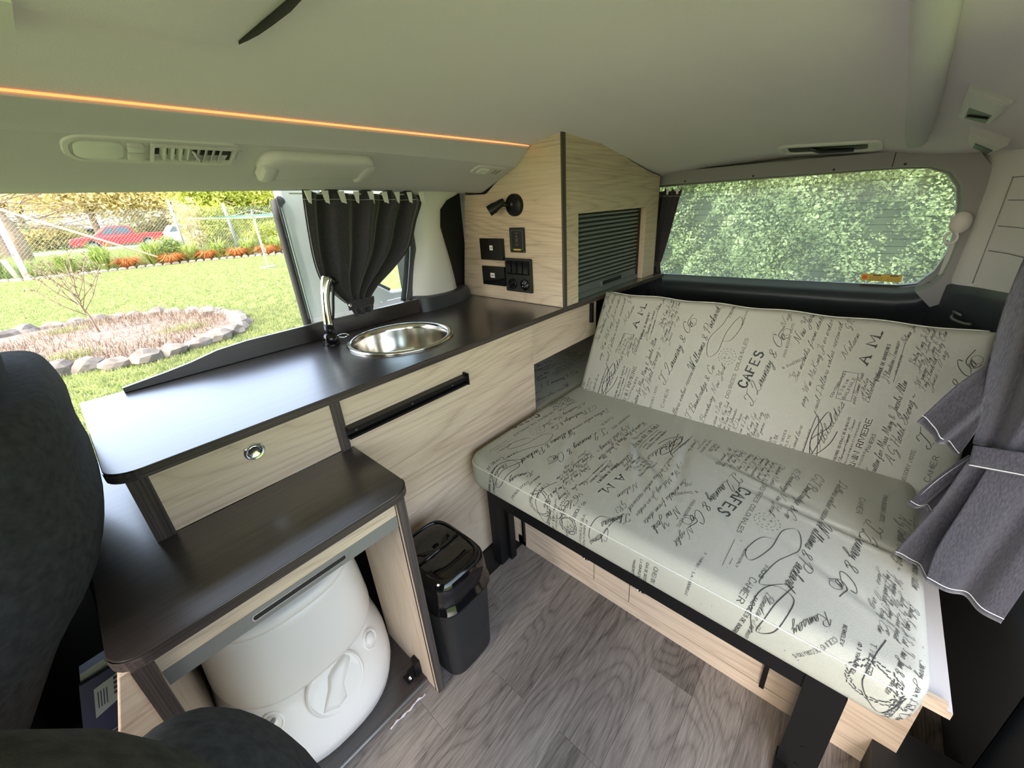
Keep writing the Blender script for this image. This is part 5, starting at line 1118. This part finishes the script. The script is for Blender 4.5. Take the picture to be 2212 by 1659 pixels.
boxes('pocket_shell', [(-.60, -.135, 1.22, 1.25, -.05, .55), (-.60, -.13, .90, 1.25, -.05, .0), (-.60, -.30, .93, .95, .0, .30)], 'black', fm)
tube('piping', catmull([(-.135, 1.24, .56), (-.14, 1.10, .55), (-.15, .95, .45), (-.17, .90, .3)], 6), .006, 'blackm', fm, n=8)
bk = thing('owner_booklet', 'navy booklet with a pale printed panel tucked by the front seat', 'booklet', (-.2, .85, .2))
BA = Vector((-.2, .85, .40)); bu = Vector((1, 0, -.02)).normalized(); bw = Vector((-.27, 0, -.96)).normalized()
def bq(a, b, d=0): return tuple(BA + bu * a + bw * b + Vector((0, -d, 0)))
def bquad(name, a0, a1, b0, b1, d0, d1, m, p): return loft(name, [[bq(a0, b0, d), bq(a1, b0, d), bq(a1, b1, d), bq(a0, b1, d)] for d in (d0, d1)], m, p, smooth=False)
bquad('cover', 0, .075, 0, .26, -.006, 0, 'blue', bk)
pg = loft('pale_panel', [[bq(.016, .022, d), bq(.075, .010, d), bq(.075, .060, d), bq(.016, .082, d)] for d in (0, .001)], 'paper', bk, smooth=False)
boxes_ = []
for i in range(4):
    for j in range(3): bquad('symbol', .040 + j * .011, .045 + j * .011, .020 + i * .010, .026 + i * .010, .001, .0016, 'blue', pg)
for i in range(4): bquad('text_line', .020 + i * .0035, .0213 + i * .0035, .032, .064, .001, .0016, 'blue', pg)
bquad('text_line', .052, .0545, .090, .128, 0, .001, 'paper', bk); bquad('text_line', .058, .0595, .085, .125, 0, .001, 'paper', bk)
def letters(name, txt, o, ux, uy, nrm, size, m, parent, w=.22, style='sans'):
    st_, wd = text_strokes(txt, style); Q = []
    for p in st_:
        R_ = ribbon([(a * size, b * size) for a, b in p], w * size, 'cap')
        if len(R_): Q.append(R_)
    Q = np.concatenate(Q).reshape(-1, 2); V = np.array(o)[None] + Q[:, :1] * np.array(ux) + Q[:, 1:] * np.array(uy) + np.array(nrm) * .0006
    return obj(name, V, np.arange(len(V)).reshape(-1, 4), m, parent)
letters('lettering', 'MEMORANDUM', bq(.046, .088, .001), tuple(bw), tuple(bu), (0, -1, 0), .0045, 'label', bk)
letters('lettering', 'm', bq(.030, .128, .001), tuple(bw), tuple(bu), (0, -1, 0), .012, 'label', bk, .18)
wb = thing('white_folder', 'pale folded papers standing above the navy booklet', 'papers', (-.2, .87, .2))
loft('sheets', [[bq(.002, -.014, d), bq(.075, -.022, d), bq(.075, .1, d), bq(.002, .1, d)] for d in (-.030, -.010)], 'paper', wb, smooth=False)

# ================================================================== OUTSIDE
G = -.5
def ground_grid(name, x0, x1, y0, y1, n, m, zf, **k):
    xs = np.linspace(x0, x1, n); ys = np.linspace(y0, y1, n); X, Y = np.meshgrid(xs, ys, indexing='ij'); Z = zf(X, Y); V = np.stack([X, Y, Z], -1).reshape(-1, 3); I = np.arange(n * n).reshape(n, n)
    return obj(name, V, np.stack([I[:-1, :-1], I[1:, :-1], I[1:, 1:], I[:-1, 1:]], -1).reshape(-1, 4), m, **k)
ground_grid('lawn', -60, 70, -60, 130, 40, 'grass', lambda X, Y: G + 0 * X, kind='structure')
rg = np.random.default_rng(4)
def blades(name, n, region, h, m, w=.012, **k):
    P = region(n); a = rg.uniform(0, 2 * PI, n); hh = h * rg.uniform(.5, 1.3, n); l = rg.normal(0, .35, (n, 2)) * hh[:, None]
    V = np.empty((n, 3, 3)); dx = np.stack([np.cos(a), np.sin(a)], 1) * w / 2
    V[:, 0, :2] = P - dx; V[:, 1, :2] = P + dx; V[:, 2, :2] = P + l; V[:, 0, 2] = V[:, 1, 2] = G; V[:, 2, 2] = G + hh
    return obj(name, V.reshape(-1, 3), np.arange(n * 3).reshape(n, 3), m, **k)
def reg(n):
    y = 1.8 + (22.6 - 1.8) * rg.random(n) ** 1.15; x = -.35 * y * .4 - .5 + rg.random(n) * (.55 * y + 1.5); return np.stack([x, y], 1)
gt = leafm('grass_blade', (.20, .24, .085), (.38, .40, .16), .45); M['blade'] = gt
blades('lawn_grass', 160000, reg, .045, 'blade', w=.018, label='bright sunlit mown grass of the garden lawn', cat='grass', kind='stuff')
blades('lawn_grass', 40000, lambda n: np.stack([rg.uniform(.3, 3.2, n), rg.uniform(3, 9, n)], 1), .045, 'blade', w=.012, label='grass seen through the small gap right of the side curtain', cat='grass', kind='stuff')
# island bed with stones
gb = thing('garden_bed', 'oval mulched garden bed ringed with rocks on the lawn', 'garden bed', (.6, 8.6, G))
back = [(-1.6, 10.4), (-.94, 10.55), (-.67, 10.68), (-.35, 10.65), (-.07, 10.45), (.19, 10.41), (.47, 10.38), (.71, 10.22), (.95, 10.05), (1.19, 9.80), (1.41, 9.48), (1.60, 9.10), (1.72, 8.7), (1.77, 8.25), (1.72, 7.77), (1.60, 7.40), (1.45, 7.15), (1.2, 6.97), (.95, 6.84)]
front = [(.65, 6.76), (.38, 6.72), (.10, 6.80), (-.14, 7.02), (-.36, 7.14), (-.58, 7.25), (-.8, 7.4), (-1.3, 7.7)]
ring_ = back + front
ctr = (.3, 8.7)
V = [(ctr[0], ctr[1], G + .10)]; n = len(ring_)
for s in (.5, .8, .97): V += [(ctr[0] + (x - ctr[0]) * s, ctr[1] + (y - ctr[1]) * s, G + .09 * (1.25 - s) + .02) for x, y in ring_]
F = [(0, 1 + i, 1 + (i + 1) % n) for i in range(n)]
for r in range(2): F += [(1 + r * n + i, 1 + (r + 1) * n + i, 1 + (r + 1) * n + (i + 1) % n, 1 + r * n + (i + 1) % n) for i in range(n)]
obj('mulch', V, F, 'mulch', gb, smooth=True)
def rock(name, c, h, rot, seed, parent, m='stone'):
    bm = bmesh.new(); bmesh.ops.create_icosphere(bm, subdivisions=2, radius=1); rr = random.Random(seed)
    for v in bm.verts:
        d = noise.noise(v.co * 1.3 + Vector((seed * 3.1, 0, 0))) * .45; v.co *= 1 + d
        v.co = Vector((round(v.co.x * 2.2) / 2.2 * .4 + v.co.x * .6, v.co.y, round(v.co.z * 2) / 2 * .4 + v.co.z * .6))
        p = Vector((v.co.x * h[0], v.co.y * h[1], v.co.z * h[2])); p.rotate(Matrix.Rotation(rot, 3, 'Z')); v.co = p + Vector(c)
    return from_bm(name, bm, m, parent)
for i, (x, y) in enumerate(ring_):
    a = ring_[(i + 1) % n]; b = ring_[i - 1]; rot = math.atan2(a[1] - b[1], a[0] - b[0]); ln = math.hypot(a[0] - b[0], a[1] - b[1]) / 4
    rock('stone', (x, y, G + .04), (min(ln * 1.15, .30) * 1.0, .12 + .03 * (i % 3), .10 + .02 * ((i * 7) % 3)), rot, i + 2, gb)
M['straw'] = mat('dry_straw', (.25, .18, .125), .9, var=.3, scale=20)
blades('dry_stalks', 5000, lambda n: np.stack([.3 + 1.4 * np.sqrt(rg.random(n)) * np.cos(q__ := rg.uniform(0, 6.28, n)), 8.7 + 1.75 * np.sqrt(rg.random(n)) * np.sin(q__)], 1) , .16, 'straw', w=.02, parent=gb, kind='stuff')
for i, (x, y) in enumerate(((.95, 7.9), (-.25, 7.6), (-.2, 9.6))):
    blades('weed_tuft', 300, lambda n: np.stack([rg.normal(x, .13, n), rg.normal(y, .09, n)], 1), .16, 'blade', w=.02, parent=gb, kind='stuff')
# sapling
sp = thing('sapling', 'bare young sapling growing in the oval garden bed', 'tree', (.13, 9.0, G))
T_ = [([(.13, 9.0, G), (.10, 9.0, G + .35), (.02, 9.0, G + .75)], .014)]
rs = random.Random(9)
for i in range(12):
    b = Vector((.08, 9.0, G + .38 + i * .03)); a = -1.0 + 2.1 * ((i * 5) % 12) / 12; t = b + Vector((math.sin(a) * .48, rs.uniform(-.2, .2), .35 + .25 * math.cos(a))); mid = b.lerp(t, .5) + Vector((0, 0, -.05))
    T_.append(([b, mid, t], .006))
    for j in range(3): q_ = mid.lerp(t, .4 * j); T_.append(([q_, q_ + Vector((rs.uniform(-.14, .14), 0, .14))], .0035))
tubes('branches', T_, 'straw', sp, n=4)
lfp = np.array([tuple(p[0][-1] if isinstance(p[0][-1], Vector) else p[0][-1]) for p in T_[1:]]); lfp = np.repeat(lfp, 5, 0) + rg.normal(0, .03, (len(lfp) * 5, 3))
leaves('buds', lfp, .022, 'bark', sp, kind='stuff')
# edging bricks
ed = thing('brick_edging', 'long curved row of pale bricks edging the flower border', 'edging', (2, 23, G))
E_ = catmull([(-3.5, 24.6, 0), (-1.45, 23.7, 0), (-.79, 23.05, 0), (.61, 22.85, 0), (2.28, 23.1, 0), (4.16, 22.95, 0), (5.91, 22.28, 0), (7.2, 21.5, 0), (9.2, 20.2, 0), (11.5, 18.5, 0)], 60)
acc = 0; brick_me = None; last = E_[0]
for a, b in zip(E_, E_[1:]):
    acc += (b - a).length
    if acc > .27:
        acc = 0; ang = math.atan2(b.y - a.y, b.x - a.x)
        if brick_me is None:
            o = rock('brick', (0, 0, 0), (.125, .07, .07), 0, 5, None, 'brick'); brick_me = o.data; bpy.data.objects.remove(o)
        o = bpy.data.objects.new('brick', brick_me); COL.objects.link(o); o.parent = ed; o.location = b + Vector((0, 0, G + .03)) - ed.location; o.rotation_euler = (rs.uniform(-.1, .1), rs.uniform(-.1, .1), ang)
ground_grid('border_soil', -6, 13, 22.4, 26, 12, 'mulch', lambda X, Y: G + .02 + 0 * X, kind='structure')
# trim border soil front: rebuild following the edging
o = bpy.data.objects['border_soil']; bpy.data.objects.remove(o)
V = []; 
for p in E_[::6]: V += [(p.x, p.y, G + .02), (p.x, 27 + p.x * .02, G + .02)]
obj('border_soil', V, [(2 * i, 2 * i + 2, 2 * i + 3, 2 * i + 1) for i in range(len(V) // 2 - 1)], 'mulch', kind='structure')
ORD = ['leftmost', 'second from left', 'third from left', 'fourth from left', 'fifth from left', 'sixth from left', 'seventh from left', 'eighth from left']
def clump(name, label, cat, x, y, n, h, m, spread, group, w=.035, lean=.5):
    t = thing(name, label, cat, (x, y, G), group); V = []; F = []; rr = random.Random(int(x * 100))
    for i in range(n):
        a = rr.uniform(0, 2 * PI); hh = h * rr.uniform(.6, 1.1); r = spread * rr.uniform(.2, 1); b = Vector((x + .12 * math.cos(a), y + .12 * math.sin(a), G)); s = Vector((-math.sin(a), math.cos(a), 0)) * w / 2 * (1 + abs(math.cos(a)))
        p1 = b + Vector((math.cos(a) * r * .35, math.sin(a) * r * .35, hh * .7)); p2 = b + Vector((math.cos(a) * r, math.sin(a) * r, hh * (1 - lean * rr.random()))); o = len(V)
        V += [tuple(b - s), tuple(b + s), tuple(p1 + s * .8), tuple(p1 - s * .8), tuple(p2)]; F += [(o, o + 1, o + 2, o + 3), (o + 3, o + 2, o + 4)]
    obj('leaves', V, F, m, t)
for i, (x, y) in enumerate(((-1.5, 24.3), (1.3, 23.5), (2.9, 23.7), (4.15, 23.4), (5.15, 23.1), (6.3, 22.9), (7.4, 22.4), (.3, 23.7))):
    clump('flax_plant', 'bright green strappy clump against the fence, ' + (['leftmost', 'third from left', 'fourth from left', 'fifth from left', 'sixth from left', 'seventh from left', 'rightmost', 'second from left'][i]), 'plant', x, y, 110, 1.25 if i < 3 else 1.0, 'flax', .62, 'strappy clumps in the border')
for i, (x, y) in enumerate(((2.0, 23.45), (3.45, 23.3), (4.7, 23.2), (5.75, 22.75), (6.85, 22.2), (7.9, 21.8))):
    clump('sedge_plant', 'low orange sedge tuft in the border, ' + (['leftmost', 'second from left', 'third from left', 'fourth from left', 'fifth from left', 'rightmost'][i]), 'plant', x, y, 420, .55, 'sedge', .75, 'orange sedge tufts in the border', .02, .8)
def blob(n, c, r, shell=.5):
    d = rg.normal(size=(n, 3)); d /= np.linalg.norm(d, axis=1, keepdims=True); rr = (shell + (1 - shell) * rg.random((n, 1))); 
    k = 1 + .25 * np.sin(d[:, :1] * 7 + c[0]) * np.cos(d[:, 2:3] * 6 + c[1])
    return np.array(c) + d * rr * np.array(r) * k
for i, (c, r, nn, mm, lb) in enumerate((((3.65, 24.3, .1), (.6, .5, .55), 900, 'flax', 'round green shrub behind the second orange tuft'), ((6.0, 25.3, .8), (.9, .7, 1.35), 2600, 'lime', 'tall loose green shrub against the fence middle'), ((8.0, 24.3, .2), (1.3, .6, .75), 1600, 'lime', 'broad low green shrub at the right of the fence'), ((5.0, 25.6, .9), (.8, .6, 1.4), 1500, 'bronze', 'straggly tan shrub by the middle fence post'))):
    t = thing('shrub', lb, 'shrub', (c[0], c[1], G)); leaves('foliage', blob(nn, c, r), .085, mm, t, seed=i)
    tubes('stems', [([(c[0], c[1], G), (c[0] + a, c[1], c[2])], .02) for a in (-.2, 0, .2)], 'bark', t, n=4)
# chain link fence
cf = thing('chain_link_fence', 'galvanised chain link fence with pale posts behind the flower border', 'fence', (3, 24, G))
L2 = []; x0, x1, z0, z1, Y = -2.5, 11.5, G + .05, 1.75, 24.0
sp_ = .115; k = 0
x = x0 - (z1 - z0)
while x < x1:
    for sgn in (1, -1):
        xa, za = (x, z0); xb, zb2 = (x + (z1 - z0), z1)
        if sgn < 0: xa, xb = xb, xa
        L2.append(((xa, Y + .006 * sgn, za), (xb, Y + .006 * sgn, zb2)))
    x += sp_
w = .0042; V = []; F = []
for a, b in L2:
    a = Vector(a); b = Vector(b); t = (b - a).normalized(); u = Vector((-t.z, 0, t.x)) * w; v = Vector((0, w, 0)); o = len(V)
    for p in (a, b): V += [tuple(p + u), tuple(p + v), tuple(p - u), tuple(p - v)]
    F += [(o + i, o + (i + 1) % 4, o + 4 + (i + 1) % 4, o + 4 + i) for i in range(4)]
obj('wire_mesh', V, F, 'fence', cf, kind='stuff')
tube('post', [(-.78, 23.2, G), (-.74, 23.2, 2.6)], .085, 'label', cf, n=14)
tube('post', [(-1.0, 23.6, G), (-1.12, 23.6, .25)], .07, 'cream', cf, n=12)
tube('post', [(4.1, 23.7, G), (4.1, 23.7, 2.1)], .045, 'fence', cf, n=12)
tube('post', [(6.25, 24.1, G), (6.15, 24.1, 1.9)], .07, 'fence', cf, n=12)
tube('post', [(9.6, 24.1, G), (9.6, 24.1, 1.9)], .07, 'fence', cf, n=12)
tube('strut', [(-.70, 23.3, 1.95), (3.0, 23.3, -.16)], .04, 'cream', cf, n=8)
# rotary clothes line
rc = thing('clothes_line', 'pale rotary clothes line standing on the lawn with green cords', 'clothes line', (4.95, 16.4, G))
tube('pole', [(4.95, 16.4, G), (4.95, 16.4, 1.16)], .032, 'cream', rc, n=12)
tube('mast', [(4.95, 16.4, 1.1), (4.95, 16.4, 1.42)], .025, 'fence', rc, n=10)
disc('ground_plate', (4.95, 16.4, G), (0, 0, 1), [(0, .0), (.26, .0), (.26, .03), (.05, .05), (0, .05)], 'fence', rc, n=28)
box('winder', 4.90, 5.0, 16.32, 16.36, .02, .18, 'fence', rc)
tips = [(4.95 + 1.75 * math.cos(a), 16.4 + 1.75 * math.sin(a), 1.24) for a in (2.95, 4.4, 5.95, 1.35)]
for t_ in tips:
    c0 = Vector((4.95, 16.4, 1.16)); tv = Vector(t_); tube('arm', [c0, tv], .026, 'cream', rc, n=8); tube('brace', [(4.95, 16.4, 1.42), c0.lerp(tv, .45)], .014, 'fence', rc, n=6)
for s in (.4, .55, .7, .82, .93, 1.0):
    q_ = [Vector((4.95, 16.4, 1.16)).lerp(Vector(t_), s) for t_ in tips]; tube('cord', [q_[i] for i in (0, 1, 2, 3)], .008, 'cord', rc, n=4, closed=True)
# road, cars, house
box('road', -60, 70, 37.5, 52, G + .0, G + .03, 'asphalt', kind='structure', bv=0)
pk = thing('pickup_truck', 'bright red double cab pickup truck parked beyond the fence', 'vehicle', (3.7, 44.5, G))
def carside(pts_, y0, y1, m, name, parent, bv=.06, dx=0): return prism(name, [(a + dx, b) for a, b in pts_], 'y', y0, y1, m, parent, bv=bv, seg=3, smooth=.7)
cx = 1.25
bd_ = [(0, .45), (0, .82), (.12, .98), (1.25, 1.12), (1.5, 1.14), (3.55, 1.14), (3.58, 1.10), (5.25, 1.10), (5.28, .50), (5.0, .45), (4.62, .45), (4.52, .74), (4.22, .84), (3.92, .74), (3.82, .45), (1.55, .38), (1.42, .72), (1.1, .84), (.78, .72), (.66, .45)]
carside([(a, b + G) for a, b in bd_], 43.7, 45.5, 'red', 'body', pk, .04, cx)
carside([(a, b + G) for a, b in [(1.35, 1.1), (2.05, 1.66), (2.3, 1.74), (3.2, 1.72), (3.45, 1.62), (3.62, 1.1)]], 43.82, 45.38, 'red', 'cab', pk, .05, cx)
for q_ in ([(1.72, 1.16), (2.12, 1.60), (2.50, 1.64), (2.50, 1.16)], [(2.58, 1.16), (2.58, 1.64), (3.18, 1.62), (3.36, 1.5), (3.42, 1.16)]): carside([(a, b + G) for a, b in q_], 43.79, 43.83, 'carglass', 'side_window', pk, .0, cx)
for wx in (1.10, 4.22):
    wh = disc('wheel', (cx + wx, 43.68, G + .38), (0, 1, 0), [(0, .03), (.25, .02), (.37, .0), (.385, .06), (.385, .2), (0, .24)], 'tyre', pk, n=32)
    disc('rim', (cx + wx, 43.67, G + .38), (0, 1, 0), [(0, 0), (.07, 0), (.09, .02), (.22, .01), (.235, -.01), (.24, .03), (0, .05)], 'fence', wh, n=24)
for a, b, c2, d in ((1.60, 1.62, .5, 1.1), (2.54, 2.56, .5, 1.12), (3.56, 3.58, .5, 1.1)): box('door_gap', cx + a, cx + b, 43.69, 43.71, G + c2, G + d, 'tyre', pk, bv=0)
box('bumper', cx - .06, cx + .1, 43.75, 45.4, G + .42, G + .62, 'tyre', pk, bv=.03)
pv = thing('white_van', 'small white car partly hidden by shrubs behind the fence', 'vehicle', (7.2, 44.5, G))
carside([(a, b + G) for a, b in [(0, .35), (0, .9), (.7, 1.0), (1.15, 1.55), (2.9, 1.6), (3.3, 1.05), (3.6, .95), (3.6, .35)]], 43.8, 45.3, 'bodyw', 'body', pv, .05, 6.0)
for q_ in ([(.95, 1.05), (1.25, 1.48), (1.9, 1.5), (1.9, 1.05)], [(2.0, 1.05), (2.0, 1.5), (2.75, 1.5), (3.0, 1.05)]): carside([(a, b + G) for a, b in q_], 43.76, 43.81, 'carglass', 'side_window', pv, 0, 6.0)
for wx in (.75, 2.85): disc('wheel', (6 + wx, 43.75, G + .32), (0, 1, 0), [(0, .03), (.2, .02), (.31, .0), (.32, .18), (0, .2)], 'tyre', pv, n=24)
hs = thing('neighbour_house', 'low grey house with a pale roof beyond the road', 'building', (6, 62, G))
box('wall', 1.6, 7.2, 60, 66, G, 1.1, 'roofm', hs)
prism('roof', [(59.3, 1.1), (63, 2.1), (66.7, 1.1)], 'x', 1.0, 7.8, 'paper', hs)
for x in (2.6, 4.8): box('window', x, x + .9, 59.96, 60.0, .1, .8, 'bodyw', hs)
cr = thing('garage', 'dark brown garage at the far left beyond the fence', 'building', (-3.0, 40, G))
box('wall', -5.5, -1.5, 38.5, 43, G, 1.6, 'bark', cr); prism('roof', [(38.2, 1.6), (40.7, 2.5), (43.3, 1.6)], 'x', -5.8, -1.2, 'roofm', cr); box('door', -4.2, -2.2, 38.45, 38.5, G, .9, 'tyre', cr)
# trees
def tree(label, x, y, h, cr_, n, m, lsz, seed, trunk=.22, name='tree', zc=None, parts=6, tl=0, flat=1.):
    t = thing(name, label, 'tree', (x, y, G)); rr = random.Random(seed); zc = zc or G + h * .6
    T2 = [([(x, y, G), (x + tl * .4, y, G + h * .3), (x + tl, y, zc)], lambda s: trunk * (1 - .5 * s))]
    pts_ = []
    for i in range(parts):
        a = 2 * PI * i / parts + rr.uniform(-.3, .3); c = (x + tl + math.cos(a) * cr_ * .55, y + math.sin(a) * cr_ * .5, zc + rr.uniform(-.35, .5) * cr_ * .6); pts_.append(blob(n // parts, c, (cr_ * .6, cr_ * .55, cr_ * .5 * flat), .25))
        T2.append(([(x + tl * .5, y, G + h * .34), ((x + tl + c[0]) / 2, (y + c[1]) / 2, zc - .2), c], trunk * .3))
        for j in range(6):
            d = Vector((rr.uniform(-1, 1), rr.uniform(-1, 1), rr.uniform(-.6, .8))) * cr_ * .55; T2.append(([c, Vector(c) + d * .5 + Vector((0, 0, -.1)), Vector(c) + d], trunk * .1))
    tubes('trunk', T2, 'bark', t, n=7)
    leaves('foliage', np.concatenate(pts_), lsz, m, t, seed=seed)
tree('broad budding tree above the red pickup with yellow tan foliage', 3.6, 54, 8, 4.6, 15000, 'bronze', .17, 1, .30, zc=3.9, parts=10)
tree('budding tan tree at left of the red pickup', -.6, 60, 8, 4.0, 7000, 'bronze', .17, 2, .28, zc=4.6, parts=8)
tree('lime green spring tree near the top of the side opening', 8.6, 34, 6, 2.6, 12000, 'lime', .11, 3, .30, zc=2.7, parts=9)
tree('lime tree at right beside the sliding door edge', 12.2, 33, 6, 3.0, 12000, 'lime', .11, 4, .3, zc=2.5, parts=9)
tree('tan green tree behind the white car', 10.6, 53, 7, 4.2, 11000, 'bronze', .17, 5, .3, zc=3.2, parts=9)
tree('dense green tree filling the background at right', 15.5, 45, 6, 4.2, 9000, 'lime', .16, 8, .3, zc=1.8, parts=9)
for i, (bx, by, br, m_, lb) in enumerate(((-4.5, 54, 2.6, 'hedge', 'dark bush in the distance at far left'), (8.2, 55, 2.2, 'bronze', 'tan bush in the distance behind the pickup tail'), (11.8, 49, 2.2, 'lime', 'green bush in the distance behind the white car'), (14.6, 41, 2.0, 'lime', 'green bush in the distance behind the clothes line'), (.4, 58, 2.0, 'bronze', 'tan bush in the distance beside the grey house'))):
    t = thing('distant_bush', lb, 'shrub', (bx, by, G)); leaves('foliage', blob(4200, (bx, by, G + br * .55), (br * 1.6, br * .7, br * .75), .1), .16, m_, t, seed=30 + i); tubes('stems', [([(bx + a, by, G), (bx + a * 2, by, G + br * .6)], .06) for a in (-.3, 0, .3)], 'bark', t, n=4)
blades('border_weeds', 9000, lambda n: np.stack([rg.uniform(-4, 12, n), rg.uniform(23.9, 26.5, n)], 1), .55, 'flax', w=.035, label='rough green growth along the foot of the chain link fence', cat='grass', kind='stuff')
blades('verge_grass', 14000, lambda n: np.stack([rg.uniform(-6, 16, n), rg.uniform(27, 37, n)], 1), .45, 'flax', w=.06, label='rough grass verge between the fence and the road', cat='grass', kind='stuff')
lt_ = thing('leaning_tree', 'thick brown tree trunk with bare twigs at the far left', 'tree', (-.9, 29, G))
rr = random.Random(21); T3 = [([(-.75, 29, G), (-.7, 29, 1.0), (-1.05, 29, 2.6), (-1.8, 29, 4.2)], lambda s: .34 - .12 * s)]
for i in range(26):
    s = Vector((-.75, 29, 1.2 + rr.random() * 2.2)); a = rr.uniform(-.5, .9); L_ = rr.uniform(1.2, 3.4); e = s + Vector((math.cos(a) * L_, rr.uniform(-.5, .5), math.sin(a) * L_ * .6)); mid = s.lerp(e, .5) + Vector((0, 0, rr.uniform(-.2, .3))); P_ = catmull([s, mid, e], 4); T3.append((P_, .022))
    for j in range(5): b = P_[rr.randrange(2, len(P_))]; e2 = b + Vector((rr.uniform(.1, .8), 0, rr.uniform(-.4, .5))); T3.append(([b, e2], .010))
tubes('branches', T3, 'bark', lt_, n=6)
# hedge behind the rear window
hd_ = thing('hedge', 'tall dense green hedge close behind the rear window', 'hedge', (4.6, 1, G))
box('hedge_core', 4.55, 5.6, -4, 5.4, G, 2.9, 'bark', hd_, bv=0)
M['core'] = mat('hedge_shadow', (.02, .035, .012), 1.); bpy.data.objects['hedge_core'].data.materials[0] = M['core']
n = 210000; hy = rg.uniform(-2.4, 4.4, n); hz = rg.uniform(G, 3.0, n)
hx = 4.25 + .16 * np.sin(hy * 4.1 + hz * 2.3) + .13 * np.sin(hy * 9.3 - hz * 7.1 + 1) + .07 * np.sin(hy * 21 + hz * 17) + rg.random(n) ** 2 * .45
leaves('foliage', np.stack([hx, hy, hz], 1), .018, 'hedge', hd_, seed=9, elong=1.6)
n = 9000; leaves('foliage', np.stack([rg.uniform(4.3, 5.6, n), rg.uniform(-4, 5.4, n), rg.uniform(2.8, 3.15, n)], 1), .07, 'hedge', hd_, seed=10)
